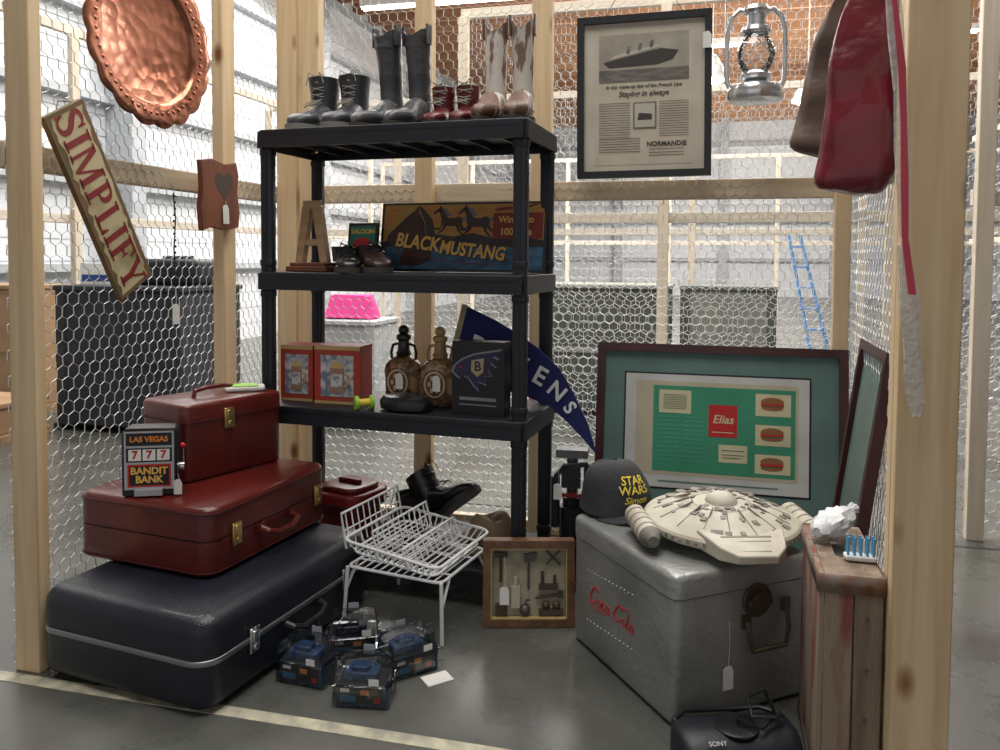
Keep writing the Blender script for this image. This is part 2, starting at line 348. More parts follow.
# ------------------------------------------------------------------ suitcases
def handle(par,y,z,w=.14,out=.035,mt=BLK,drop=.02):
    m=MB(); m.tube([(-w/2,y,z),(-w/2+.005,y-out*.8,z-drop*.4),(-w/4,y-out,z-drop),(w/4,y-out,z-drop),(w/2-.005,y-out*.8,z-drop*.4),(w/2,y,z)],.009,8)
    for sx in (-1,1): m.box(sx*w/2-.015,sx*w/2+.015,y-.008,y,z-.012,z+.012)
    return m.obj('handle',mt,par,label='carrying handle')
def latch(par,x,y,z,mt):
    m=MB(); m.box(-.017,.017,-.009,0,-.03,.03); m.box(-.011,.011,-.014,-.008,-.004,.024); m.cyl((0,-.008,-.015),(0,-.014,-.015),.008,n=10)
    return m.obj('latch',mt,par,(x,y,z),bevel=.002,label='metal latch')
s1=E('suitcase','large navy hard-shell suitcase with a metal trim band lying flat','suitcase',(-.770,2.185,0),68.2)
m=MB(); m.rbox(.71,.535,.008,.118,.055,.03,top=False); m.obj('lower_shell',NAVY,s1)
m=MB(); m.rbox(.71,.535,.130,.225,.055,.038,bot=False); m.obj('lid',NAVY,s1)
m=MB(); m.rbox(.716,.541,.117,.131,.059,.003); m.obj('trim_band',mat('aluminium_trim',(.40,.41,.43),.35,.9),s1,label='brushed metal edge band')
latch(s1,-.20,-.271,.125,CHROME); latch(s1,.20,-.271,.125,CHROME); handle(s1,-.268,.11,.15)
for sx in (-.25,.25):
    for sy in (-.18,.18): m=MB(); m.cyl((sx,sy,0),(sx,sy,.012),.014,n=12); m.obj('foot',BLK,s1)
tag(s1,.03,-.30,.10,.05)
s2=E('suitcase','oxblood leather-look suitcase lying flat on a navy suitcase','suitcase',(-.848,2.325,.226),68.7)
m=MB(); m.rbox(.53,.46,0,.092,.045,.016,top=False); m.obj('lower_shell',REDL,s2)
m=MB(); m.rbox(.53,.46,.096,.18,.045,.018,bot=False); m.obj('lid',REDL,s2)
m=MB(); m.rbox(.524,.454,.090,.098,.043,.002); m.obj('seam',BLACK,s2)
m=MB(); m.tube([(x,y,.165) for x,y in rrect(.534,.464,.047)],.0022,5,True); m.tube([(x,y,.013) for x,y in rrect(.534,.464,.047)],.0022,5,True); m.obj('piping',mat('dark_piping',(.06,.008,.006),.5),s2)
latch(s2,-.17,-.231,.094,BRASS); latch(s2,.20,-.231,.094,BRASS); handle(s2,-.231,.078,.14,mt=REDL)
s3=E('train_case','tall oxblood train case with brass corners on a suitcase','suitcase',(-.873,2.43,.407),55)
m=MB(); m.rbox(.35,.22,0,.168,.03,.01,top=False); m.obj('body',REDL,s3)
m=MB(); m.rbox(.352,.222,.171,.222,.03,.014,bot=False); m.obj('lid',REDL,s3)
m=MB(); m.rbox(.345,.215,.166,.173,.028,.001); m.tube([(x,y,.171) for x,y in rrect(.356,.226,.031)],.002,5,True); m.obj('seam',mat('dark_piping2',(.05,.008,.006),.5),s3)
m=MB(); m.tube([(-.07,0,.222),(-.065,0,.239),(-.03,0,.245),(.03,0,.245),(.065,0,.239),(.07,0,.222)],.007,8); m.obj('handle',REDL,s3)
latch(s3,-.03,-.111,.168,BRASS)
GRN=mat('lime_print',(.35,.7,.08),.5)
m=MB(); m.rbox(.12,.07,0,.012,.01,.004); m.m=1; m.rbox(.08,.055,.012,.016,.01,.002); m.obj('packet',[PAPER,GRN],loc=(-.80,2.50,.6315),rot=(0,0,20),label='small white and lime green packet on a train case',cat='packet')
# slot machine bank
sb=E('toy_slot_machine','black toy slot machine coin bank with silver panels and side lever','toy bank',(-.940,2.150,.4075),10)
m=MB(); m.prism([(-.07,0),(.07,0),(.07,.170),(.06,.183),(-.06,.183),(-.07,.170)],-.035,.03); m.obj('body',BLACK,sb,bevel=.004)
SIL=mat('silver_plastic',(.50,.50,.52),.3,.4); ORP=mat('orange_print',(.75,.25,.04),.5)
m=MB(); m.rect(-.063,.063,.018,.175,-.0362); m.m=2; m.rect(-.058,.058,.092,.130,-.0366); m.m=1
m.rect(-.052,-.020,.096,.126,-.037); m.rect(-.016,.016,.096,.126,-.037); m.rect(.020,.052,.096,.126,-.037); m.m=3
for x in (-.036,0,.036): m.ft('7',.030,x,.111,-.0376,bold=.001)
m.m=2; m.rect(-.058,.058,.136,.170,-.0366); m.m=3; m.rect(-.055,.055,.025,.086,-.0366); m.m=2
m.rect(-.05,.05,.030,.081,-.0372); m.m=5; m.ft('LAS VEGAS',.020,0,.153,-.0374,bold=.0008); m.m=4; m.ft('BANDIT',.026,0,.068,-.0384,bold=.0009); m.ft('BANK',.026,0,.045,-.0384,bold=.0009)
m.m=0; m.box(-.035,.035,-.05,-.035,.004,.02)
m.obj('face_panel',[SIL,PAPER,BLACK,REDP,GOLD,ORP],sb,smooth=0)
m=MB(); m.cyl((.07,.0,.07),(.083,0,.07),.012,n=12); m.tube([(.078,0,.07),(.079,-.005,.12)],.004,6); m.obj('lever',CHROME,sb)
m=MB(); m.sph((.079,-.005,.127),.008,12); m.obj('lever_knob',REDP,sb)
tag(sb,.074,-.045,.06,.02,s=.8)
# ------------------------------------------------------------------ shelf unit
su=E('shelving_unit','black plastic four-tier shelving unit loaded with goods','shelf',(*S(0,0),0),SZ)
Z4=.115
for zt in (1.455,1.0,.57,Z4):
    m=MB(); th=.045; X0,X1=-.026,.879
    m.rbox(X1-X0,.375,zt-.024,zt,.03,.004,cx=.4265,cy=.156)
    for (x0,x1,y0,y1) in ((X0+.012,X1-.012,-.031,-.022),(X0+.012,X1-.012,.334,.343),(X0-.001,X0+.008,-.02,.33),(X1-.008,X1+.001,-.02,.33)): m.box(x0,x1,y0,y1,zt-th-.012,zt-.004)
    for k in range(1,8): m.box(-.03+.115*k,-.026+.115*k,-.022,.334,zt-.045,zt-.024)
    m.obj('shelf',BLK,su)
for x in (0,.853):
    for y in (0,.312):
        m=MB()
        m.rbox(.044,.032,0,1.42,.010,.001,cx=x,cy=y)
        for z in (.02,.15,.50,.60,.93,1.03,1.385): m.rbox(.049,.037,z-.010,z+.010,.012,.002,cx=x,cy=y)
        m.box(x-.004,x+.004,y-.018,y-.015,.16,1.38)
        m.obj('leg',BLK,su)
# ------------------------------------------------------------------ footwear
def boot(name,label,cat,loc,rz,shaft,mt,sole,L=.28,W=.095,h=.075,hz=.022,st=.014,laces=None,rx=.048,ry=.042,flare=1.15,toe=1.0,group=None,lean=0,trim=None,scallop=0,strap=None,rot=None):
    e=E(name,label,cat,loc,rz,group,rot)
    wt=[(0,.55),(.05,.78),(.2,.80),(.42,.72),(.62,.95),(.75,1),(.88,.85*toe),(.96,.6*toe),(1,.28*toe)]
    ht=[(0,.9),(.08,1.15),(.3,1.2),(.42,1.05),(.55,.80),(.7,.64),(.85,.55),(.95,.42),(1,.2)]
    def base(s): return st+(hz-st)*max(0,min(1,(0.5-s)/.2)) if hz>st else st
    m=MB(); rings=[]; n=20; ss=[0,.03,.08,.16,.26,.36,.46,.56,.66,.76,.85,.92,.97,1]
    for s in ss:
        hw=interp(wt,s)*W/2; hh=interp(ht,s)*h; x=-.075+s*L; zb=base(s); r=[]
        for k in range(n):
            a_=2*math.pi*k/n; sn=math.sin(a_); r.append((x,hw*math.cos(a_),zb+hh/2*(1+math.copysign(abs(sn)**.7,sn))))
        rings.append(r)
    m.loft(rings)
    zt=hz+shaft; rings=[]; zl=hz+h*.3; k2=8 if shaft>.12 else 4
    def ell(cx,z,a1,b1,sc=0): return [(cx+a1*math.cos(2*math.pi*k/24),b1*math.sin(2*math.pi*k/24),z+sc*(math.cos(4*math.pi*k/24)+.35*abs(math.cos(4*math.pi*k/24)))) for k in range(24)]
    for i in range(k2+1):
        f=i/k2; z=zl+(zt-zl)*f; g=1+(flare-1)*f-.10*math.sin(f*math.pi)*(1 if shaft>.15 else 0)
        rings.append(ell(-.02+lean*f*f-.01*(1-f),z,rx*g*(1.05-.05*f),ry*g,scallop*f*f*f))
    rings.append(ell(-.02+lean,zt-.001,rx*flare*.9,ry*flare*.9,scallop)); rings.append(ell(-.02+lean,zt-.05,rx*flare*.86,ry*flare*.86,0))
    m.loft(rings); m.obj('upper',mt,e,smooth=60)
    m=MB(); out=[]
    for s in ss: out.append((-.075-.004+s*(L+.008),interp(wt,s)*W/2*1.07+.002))
    poly=out+[(x,-y) for x,y in reversed(out)]
    if hz>st+.012:
        fr=[p for p in poly if p[0]>.03]; m.prz(fr,0,st)
        hp=[p for p in poly if p[0]<.005]; m.loft([[(x*.9,y*.9,0) for x,y in hp],[(x,y,hz+.002) for x,y in hp]])
        m.loft([[( .0,-W*.38,hz-.006),(.0,W*.38,hz-.006),(.0,W*.38,hz+.001),(.0,-W*.38,hz+.001)],[(.05,-W*.4,0.004),(.05,W*.4,.004),(.05,W*.4,st),(.05,-W*.4,st)]])
    else: m.prz(poly,0,st+.004)
    m.obj('sole',sole,e)
    if laces:
        m=MB(); N=laces
        for i in range(N):
            f=i/(N-1); 
            if f<.45: g=f/.45; x=.085-.045*g; z=hz+h*.80+h*.28*g
            else: g=(f-.45)/.55; x=.038-.01*g+lean*g*.6; z=hz+h*1.1+(shaft-h*1.15)*g
            m.tube([(x-.006,-.022,z),(x+.006,0,z+.006),(x-.006,.022,z+.012)],.0018,5); m.tube([(x-.006,.022,z),(x+.006,0,z+.006),(x-.006,-.022,z+.012)],.0018,5)
        m.tube([(x,0,z),(x+.02,.02,z+.015),(x+.015,.03,z-.02)],.0018,5); m.tube([(x,0,z),(x+.02,-.02,z+.015),(x+.015,-.035,z-.025)],.0018,5)
        m.obj('laces',trim or BLACK,e)
    elif trim:
        for sy in (-1,1):
            m=MB(); m.box(-.032+lean,-.002+lean,sy*ry*flare-.003,sy*ry*flare+.003,zt-.04,zt+.022); m.obj('pull_strap',trim,e)
    return e
BL1=mat('black_leather',(.018,.018,.02),.32,bump=.3,bscale=40,coat=.2); BL2=mat('scuffed_black_leather',(.028,.03,.034),.4,col2=(.06,.06,.07),bump=.4,bscale=25)
BL3=mat('worn_grey_black_leather',(.030,.033,.037),.38,col2=(.11,.11,.115),nscale=9,bump=.4,bscale=30)
MAR=mat('maroon_leather',(.12,.018,.016),.4,bump=.3,bscale=40); TAN=mat('tan_leather',(.17,.085,.05),.5,col2=(.10,.05,.03),nscale=14); SNK=mat('cream_snakeskin',(.60,.56,.50),.5,col2=(.20,.12,.09),nscale=2.2,lo=.50,hi=.56,mp=(16,16,5))
SOLE=mat('rubber_sole',(.05,.045,.04),.6); GSOLE=mat('grey_sole',(.22,.22,.2),.6); LACE=mat('pale_laces',(.30,.28,.24),.7)
G1='footwear on the top shelf'
def on(t,d,z): return (*S(t,d),z)
ZT=1.4555
boot('lace_up_boot','black leather ankle boot with grey sole on the top shelf','boot',on(.098,.17,ZT),-106,.175,BL2,GSOLE,L=.26,W=.102,h=.080,rx=.052,ry=.046,laces=8,trim=LACE,group=G1,hz=.022)
boot('lace_up_boot','black leather ankle boot with grey sole on the top shelf','boot',on(.214,.17,ZT),-102,.175,BL2,GSOLE,L=.26,W=.102,h=.080,rx=.052,ry=.046,laces=8,trim=LACE,group=G1,hz=.022)
boot('tall_boot','tall worn black leather boot with dipped top on the top shelf','boot',on(.343,.17,ZT),-118,.29,BL3,SOLE,L=.255,W=.086,rx=.042,ry=.036,hz=.034,flare=1.22,toe=.75,group=G1,trim=BL3,lean=.022,scallop=-.014)
boot('tall_boot','tall worn black leather boot with dipped top on the top shelf','boot',on(.446,.17,ZT),-114,.29,BL3,SOLE,L=.255,W=.086,rx=.042,ry=.036,hz=.034,flare=1.22,toe=.75,group=G1,trim=BL3,lean=.014,scallop=-.014)
boot('ankle_boot','small maroon leather ankle boot on the top shelf','boot',on(.540,.16,ZT),-104,.12,MAR,SOLE,L=.20,W=.074,h=.06,laces=5,trim=LACE,group=G1,hz=.02,rx=.037,ry=.033)
boot('ankle_boot','small maroon leather ankle boot on the top shelf','boot',on(.624,.16,ZT),-102,.12,MAR,SOLE,L=.20,W=.074,h=.06,laces=5,trim=LACE,group=G1,hz=.02,rx=.037,ry=.033)
for tt,ro,le in ((.712,-104,-.012),(.804,-100,.006)):
    e=boot('cowboy_boot','brown and cream cowboy boot with scalloped shaft on the top shelf','boot',on(tt,.17,ZT),ro,.295,SNK,SOLE,L=.26,W=.084,hz=.036,flare=1.14,toe=.6,rx=.039,ry=.034,group=G1,trim=TAN,scallop=-.018,lean=le)
    m=MB(); rings=[]
    for s in (.5,.6,.7,.8,.9,.96,1):
        hw=interp([(0,.55),(.62,.97),(.75,1.03),(.88,.55),(.96,.4),(1,.2)],s)*.043 if s>.55 else .033; hh=interp([(.5,.095),(.6,.062),(.7,.052),(.85,.045),(.95,.034),(1,.018)],s)
        rings.append([(-.073+s*.261,hw*math.cos(2*math.pi*k/16),.0135+hh/2*(1+math.copysign(abs(math.sin(2*math.pi*k/16))**.7,math.sin(2*math.pi*k/16)))) for k in range(16)])
    m.loft(rings); m.obj('vamp',TAN,e,smooth=60,label='brown leather vamp')
# shelf two
WOODL=mat('light_oak',(.42,.29,.16),.5,col2=(.30,.19,.10),mp=(4,30,30),nscale=1); WOODR=mat('red_brown_wood',(.20,.07,.03),.45,col2=(.11,.035,.02),mp=(4,30,30),nscale=1)
sa=E('wooden_letter','tall pale wooden letter A on a dark plinth','ornament',on(.105,.10,1.001),-17)
m=MB(); m.box(-.075,.075,-.05,.05,0,.018); m.box(-.065,.065,-.042,.042,.018,.03); m.obj('plinth',WOODR,sa,bevel=.003)
m=MB()
for sx in (-1,1): m.prism([(sx*.06,.03),(sx*.032,.03),(sx*.004-.0,.2),(sx*-.004,.215),(sx*.022,.225),(sx*.034,.215)],-.014,.014)
m.box(-.032,.032,-.012,.012,.085,.108); m.box(-.03,.03,-.0145,.0145,.208,.235)
m.obj('letter',WOODL,sa,bevel=.002)
TEAL=mat('teal_print',(.02,.22,.18),.4)
m=MB(); m.box(-.055,.055,-.008,.008,0,.165); m.m=1; m.rect(-.047,.047,.01,.155,-.0085); m.m=2; m.disc(0,.085,-.009,.038,.03); m.m=3; m.ft('SALOON',.022,0,.135,-.009,bold=.0005); m.rect(-.03,.03,.015,.024,-.009)
m.obj('tin_card',[BLACK,TEAL,REDP,YEL],loc=on(.222,.22,1.003),rot=(-8,0,-17),label='small teal and red printed tin card on the shelf',cat='card')
DBL=mat('dark_brown_leather',(.035,.016,.013),.4)
boot('shoe','black leather shoe sitting on the second shelf','shoe',on(.235,.09,1.001),-74,.065,BL1,SOLE,L=.21,W=.085,laces=3,hz=.018,group='shoes on the second shelf',h=.056)
boot('shoe','dark brown leather shoe against a painted sign','shoe',on(.330,.09,1.001),-70,.07,DBL,SOLE,L=.21,W=.088,laces=3,hz=.018,group='shoes on the second shelf',h=.06)
# painted sign
sg=E('painted_sign','colourful painted board with gold lettering leaning on the second shelf','sign',on(.575,.27,1.002),SZ,rot=(-9,0,SZ))
SKY=mat('orange_sky_paint',(.50,.17,.035),.5,col2=(.42,.28,.07),mp=(4,1,16),nscale=3); BLUP=mat('blue_hill_paint',(.025,.06,.14),.5,col2=(.06,.18,.28),mp=(6,1,12),nscale=3); HORSE=mat('black_horse_paint',(.012,.012,.016),.4,col2=(.05,.03,.025),nscale=12); DRED=mat('dark_red_paint',(.22,.03,.02),.5)
GREYP=mat('grey_mane_paint',(.16,.16,.20),.5); BROWNP=mat('brown_horse_paint',(.085,.035,.02),.5,col2=(.045,.02,.015),nscale=14)
m=MB(); m.box(-.31,.285,-.007,.007,0,.238); m.m=1; m.rect(-.30,.275,.100,.231,-.0075); m.m=2; m.rect(-.30,.275,.008,.100,-.0075)
# dusty herd shapes along the horizon
m.m=3; m.poly([(-.30,.10),(-.26,.118),(-.22,.112),(-.10,.128),(-.04,.120),(.03,.132),(.09,.118),(.16,.122),(.275,.108),(.275,.085),(-.30,.085)],-.0078)
m.m=8
m.poly([(-.16,.02),(-.14,.12),(-.15,.17),(-.170,.205),(-.175,.228),(-.187,.210),(-.205,.198),(-.260,.148),(-.284,.122),(-.286,.104),(-.270,.094),(-.235,.108),(-.216,.104),(-.225,.06),(-.24,.02)],-.008)
m.m=3
m.poly([(-.175,.228),(-.160,.222),(-.12,.18),(-.105,.12),(-.12,.04),(-.16,.02),(-.138,.12),(-.148,.172)],-.0083); m.disc(-.220,.172,-.0086,.005,.004)
def horse(x,z,s,y,mi):
    m.m=mi; P=lambda pts: m.poly([(x+a*s,z+b_*s) for a,b_ in pts],y)
    m.disc(x,z,y,.60*s,.24*s); m.disc(x-.36*s,z+.05*s,y-.0001,.26*s,.25*s); m.disc(x+.40*s,z+.04*s,y-.0002,.26*s,.26*s)
    P([(-.55,.10),(-.25,.28),(-.55,.72),(-.70,.80),(-.78,.66)]); P([(-.62,.86),(-.56,.72),(-.74,.60),(-1.02,.40),(-1.08,.48),(-.96,.62),(-.74,.80),(-.68,.92)])
    P([(-.50,-.02),(-.34,-.12),(-.74,-.34),(-1.02,-.28),(-1.08,-.36),(-.74,-.46),(-.64,-.42)]); P([(-.42,-.10),(-.24,-.18),(-.46,-.50),(-.76,-.66),(-.82,-.60),(-.56,-.44)])
    P([(.30,-.10),(.56,-.02),(.72,-.30),(1.04,-.50),(1.00,-.60),(.64,-.40)]); P([(.22,-.14),(.44,-.12),(.50,-.44),(.74,-.70),(.66,-.76),(.40,-.50)])
    m.m=7; P([(-.28,.28),(-.60,.86),(-.42,.74),(-.20,.70),(-.30,.58),(-.02,.46),(-.12,.32)]); P([(.58,.18),(.84,.30),(1.16,.20),(1.34,.02),(1.02,.10),(.72,.04)])
horse(-.050,.170,.062,-.0084,8); horse(.045,.168,.066,-.0090,3)
m.m=4; m.poly([(.10,.212),(.12,.218),(.26,.230),(.22,.216),(.11,.206)],-.0083)
m.m=5; m.rect(.100,.272,.112,.200,-.0096); m.m=6; m.ft('Win up to',.032,.180,.176,-.0100,bold=.0006,sx=.9); m.ft('100 Free',.034,.180,.135,-.0100,bold=.0006,sx=.9)
for (tx,sz,x,z,ro,sx_) in (('BLACK',.066,-.170,.098,-7,.80),('MUSTANG',.062,.030,.070,-6,.80)):
    m.m=0; m.ft(tx,sz,x+.002,z-.002,-.0104,roll=ro,bold=.0042,shear=.12,sx=sx_)
    m.m=6; m.ft(tx,sz,x,z,-.0110,roll=ro,bold=.0020,shear=.12,sx=sx_)
m.m=4; m.tube([(-.26,-.009,.06),(-.15,-.009,.050),(-.02,-.009,.030),(.11,-.009,.025)],.002,4)
m.obj('board',[BLACK,SKY,BLUP,HORSE,DRED,DRED,GOLD,GREYP,BROWNP],sg,smooth=0)
# shelf three
def giftbox(t,d,w,hh,rz,lab):
    e=E('gift_box',lab,'box',on(t,d,.571),rz,group='boxes on the third shelf')
    m=MB(); m.box(-w/2,w/2,-.05,.05,0,hh); m.m=1; m.rect(-w*.36,w*.36,hh*.13,hh*.84,-.0506); m.m=2; m.rect(-w/2,w/2,hh*.93,hh,-.0507); m.rect(-w/2,w/2,0,hh*.05,-.0507)
    m.m=3; m.prism([(-w*.17,hh*.2),(w*.17,hh*.2),(w*.15,hh*.62),(-w*.15,hh*.62)],-.054,-.0508); m.m=1; m.rect(-w*.13,w*.13,hh*.3,hh*.52,-.0546); m.m=2; m.tube([(w*.17,-.052,hh*.55),(w*.27,-.052,hh*.5),(w*.27,-.052,hh*.35),(w*.17,-.052,hh*.3)],.003,5); m.prism([(-w*.15,hh*.62),(w*.15,hh*.62),(w*.08,hh*.72),(-w*.08,hh*.72)],-.054,-.0508)
    m.obj('carton',[REDB,CREAMP,GOLDD,MUG],e,bevel=0,smooth=0)
GOLDD=mat('dull_gold_print',(.5,.36,.15),.5)
REDB=mat('red_carton',(.42,.03,.02),.45,col2=(.30,.05,.03),nscale=12); CREAMP=mat('snowy_print',(.55,.53,.52),.5,col2=(.15,.18,.26),nscale=38,lo=.42,hi=.6); MUG=mat('stein_print',(.36,.14,.10),.4,col2=(.2,.25,.15),nscale=50)
giftbox(.065,.11,.12,.185,-17,'red holiday gift carton showing a printed beer stein')
giftbox(.218,.10,.16,.19,-14,'wide red holiday gift carton with a window and stein')
DKB=mat('dark_brown_badge',(.10,.045,.025),.4); RIMG=mat('tan_ring',(.50,.36,.20),.4)
def jug(t,d,lab,c1,neck):
    e=E('decanter',lab,'bottle',on(t,d,.571),-17,group='ceramic decanters on the third shelf')
    m=MB(); m.lathe([(.035,0),(.055,.004),(.062,.02),(.063,.085),(.066,.105),(.062,.125),(.048,.142),(.028,.152),(.021,.162)],28,sy=.75); m.obj('body',c1,e,smooth=60)
    m=MB(); m.lathe([(.022,.155),(.026,.165),(.020,.175),(.018,.205),(.024,.212),(.024,.224),(.019,.228)],20); m.obj('neck',neck,e)
    m=MB(); m.sph((0,0,.240),.018,14); m.obj('stopper',neck,e)
    for sx in (-1,1):
        m=MB(); m.tube([(sx*.02,0,.195),(sx*.038,0,.19),(sx*.045,0,.165),(sx*.042,0,.145)],.005,6); m.obj('handle',neck,e)
    m=MB(); m.disc(0,.075,-.0500,.042,.048); m.m=1; m.disc(0,.075,-.0504,.037,.043); m.m=0; m.disc(0,.075,-.0508,.030,.036); m.m=1
    for k in range(6): m.disc(.018*math.cos(k*1.047),.075+.022*math.sin(k*1.047),-.0512,.006,.009)
    m.obj('round_badge',[DKB,RIMG],e,smooth=0)
    tag(e,.01,-.058,.13,.03,s=1.0)
jug(.412,.15,'brown ceramic decanter with a black neck',mat('brown_ceramic',(.38,.24,.13),.25,col2=(.10,.05,.025),nscale=22,lo=.42,hi=.56),mat('black_neck',(.02,.015,.012),.3))
jug(.545,.14,'tan ceramic decanter with a tan stoppered neck',mat('tan_ceramic',(.48,.33,.19),.25,col2=(.14,.07,.035),nscale=22,lo=.42,hi=.58),mat('tan_neck',(.42,.27,.12),.3))
m=MB(); m.lathe([(.06,0),(.085,.006),(.088,.03),(.075,.045),(.04,.052),(.01,.054)],28,sy=.6); m.obj('round_case',BLACK,loc=on(.475,.03,.571),rot=(0,0,-17),label='low round black case in front of the decanters',cat='case')
m=MB(); 
m.m=0; m.cyl((-.03,0,.022),(-.018,0,.022),.022,n=18); m.cyl((.018,0,.022),(.03,0,.022),.022,n=18); m.m=1; m.cyl((-.02,0,.022),(.02,0,.022),.012,n=12); m.m=2; m.cyl((.03,0,.022),(.033,0,.022),.014,n=14)
m.obj('toy_yoyo',[mat('lime_toy',(.3,.6,.05),.4),mat('yellow_toy',(.8,.6,.05),.4),REDP],loc=on(.345,-.002,.571),rot=(0,0,20),label='small green and yellow wheeled spinning toy',cat='toy')
# pennant
NV=mat('navy_felt',(.018,.022,.12),.85); TRIM=mat('pale_gold_felt',(.40,.34,.22),.85)
pn=E('pennant','navy felt pennant with white lettering draped over the shelf end','pennant',on(.6,.21,.571),SZ)
cl=[(-.035,.198,.145),(.08,.168,.122),(.16,.145,.104),(.24,.112,.087),(.31,.066,.068),(.36,.005,.050),(.41,-.065,.029),(.445,-.13,.004)]
m=MB(); rings=[]
for x,z,hw in cl:
    nx,nz=.45,.89
    yw=.006*math.sin(x*22)
    rings.append([(x+hw*nx*.5,yw-.0015,z+hw*nz),(x-hw*nx*.5,yw-.0015,z-hw*nz),(x-hw*nx*.5,yw+.0015,z-hw*nz),(x+hw*nx*.5,yw+.0015,z+hw*nz)])
m.loft(rings); m.m=2
x,z,hw=cl[0]; m.poly([(x+hw*.225,z+hw*.89),(x-hw*.225,z-hw*.89),(x-hw*.225+.02,z-hw*.89),(x+hw*.225+.02,z+hw*.88)],-.010)
m.m=1
for ch,x,z,sz,ro in (('R',.05,.180,.11,-18),('A',.125,.158,.10,-22),('V',.19,.136,.09,-24),('E',.262,.102,.082,-28),('N',.316,.056,.072,-40),('S',.358,.006,.060,-50)):
    m.ft(ch,sz,x,z,.006*math.sin(x*22)-.007,roll=ro,bold=.0018)
m.obj('felt',[NV,WHITE,TRIM],pn,smooth=0)
PUR=mat('purple_print',(.030,.024,.065),.5); GRYP=mat('grey_print',(.20,.20,.23),.5)
bxo=E('boxed_item','black carton printed with a dark winged emblem','box',on(.715,.055,.571),-20)
m=MB(); m.box(-.085,.085,-.03,.03,0,.225); m.m=2
bird=[(-.074,.146),(-.066,.160),(-.045,.174),(-.010,.186),(.030,.192),(.070,.198),(.046,.182),(.062,.176),(.038,.168),(.054,.158),(.030,.154),(.042,.138),(.020,.138),(.026,.118),(.004,.124),(.004,.104),(-.014,.118),(-.026,.132),(-.040,.136),(-.052,.130),(-.062,.136)]
bird=[(x*1.08,.135+(z-.148)*1.30) for x,z in bird]
m.poly([(x*1.08-.001,.135+(z-.135)*1.10) for x,z in bird],-.0308); m.m=1; m.poly(bird,-.0312)
m.m=4; m.disc(-.056,.146,-.0316,.004,.003); m.m=3; m.poly([(-.020,.168),(.020,.176),(.018,.134),(-.002,.118),(-.022,.136)],-.0315); m.m=1; m.ft('B',.042,.000,.149,-.0319,bold=.001)
m.m=2; m.rect(-.06,.06,.03,.034,-.031); m.rect(-.06,.06,.045,.055,-.031)
m.obj('carton',[BLACK,PUR,GRYP,mat('old_gold_print',(.35,.29,.16),.5),REDP],bxo,smooth=0)
# bottom shelf things
Z4o=Z4+.0008
rb=E('square_canister','dark red lidded plastic tub on the bottom shelf','tub',on(.215,.15,Z4o),-30)
MRP=mat('dark_red_plastic',(.17,.014,.014),.3)
m=MB(); m.rbox(.17,.17,0,.11,.04,.006); m.obj('body',MRP,rb)
m=MB(); m.rbox(.205,.205,.10,.155,.05,.010); m.rbox(.16,.16,.155,.172,.04,.008); m.obj('lid',MRP,rb)
m=MB(); m.tube([(x,y,.118) for x,y in rrect(.208,.208,.05)],.003,5,True); m.obj('rim_groove',BLACK,rb)
m=MB(); m.box(-.045,.045,-.010,.010,.171,.186); m.obj('grip',MRP,rb,bevel=.004)
DBR=mat('dark_suede',(.03,.02,.016),.8)
GB='shoes on the bottom shelf'
boot('shoe','dark brown suede shoe on the bottom shelf','shoe',on(.400,.20,Z4o),-115,.11,DBR,SOLE,L=.25,laces=4,group=GB)
boot('ankle_boot','black leather ankle boot lying over on the bottom shelf','boot',(*S(.53,.22),Z4o+.065),0,.15,BL1,SOLE,L=.26,laces=5,group=GB,rot=(0,-38,-40))
ht=E('felt_hat','crumpled tan felt hat on the bottom shelf','hat',on(.725,.13,Z4o),-17)
TANF=mat('tan_felt',(.24,.17,.11),.9,col2=(.16,.11,.07),nscale=10,bump=.4,bscale=20)
m=MB(); rings=[]
for r_,z in ((.11,.014),(.112,.020),(.085,.016),(.072,.022),(.070,.06),(.066,.095),(.050,.115),(.025,.110),(.008,.100)):
    rings.append([(r_*math.cos(2*math.pi*k/32)*(1+.05*math.sin(3*2*math.pi*k/32)),.85*r_*math.sin(2*math.pi*k/32),z+(.012*math.cos(2*2*math.pi*k/32)+.012 if r_>.08 else .010*math.sin(2*2*math.pi*k/32))) for k in range(32)])
m.loft(rings); m.obj('crown',TANF,ht,smooth=60)
m=MB(); m.tube([(.074*math.cos(2*math.pi*k/28),.063*math.sin(2*math.pi*k/28),.034) for k in range(28)],.005,6,True); m.obj('hat_band',DBR,ht)
# bottle jack
jk=E('bottle_jack','black and red workshop jack standing behind the framed case','tool',(.235,2.53,0),-10)
m=MB(); m.rbox(.13,.12,0,.03,.02,.006); m.cyl((0,0,.03),(0,0,.26),.040,n=20); m.cyl((.0,0,.26),(0,0,.29),.03,n=16); m.obj('body',BLACK,jk)
m=MB(); m.cyl((0,0,.29),(0,0,.42),.018,n=14); m.box(-.05,.05,-.03,.03,.42,.445); m.obj('ram',mat('dull_steel',(.16,.16,.17),.4,.8),jk)
m=MB(); m.cyl((-.05,-.03,.2),(-.05,-.03,.36),.014,n=10); m.cyl((.05,-.02,.24),(.05,-.02,.40),.012,n=10); m.box(-.03,.03,-.05,-.04,.33,.40); m.tube([(-.05,-.03,.36),(-.02,-.05,.40),(.05,-.02,.40)],.008,6); m.obj('frame_arms',BLK,jk)
m=MB(); m.box(-.055,.055,-.047,-.03,.30,.312); m.obj('cross_bar',MRP,jk)
m=MB(); m.cyl((.0,-.04,.15),(0,-.06,.15),.016,n=14); m.obj('valve_knob',MRP,jk)
tag(jk,-.04,-.06,.40,.06)
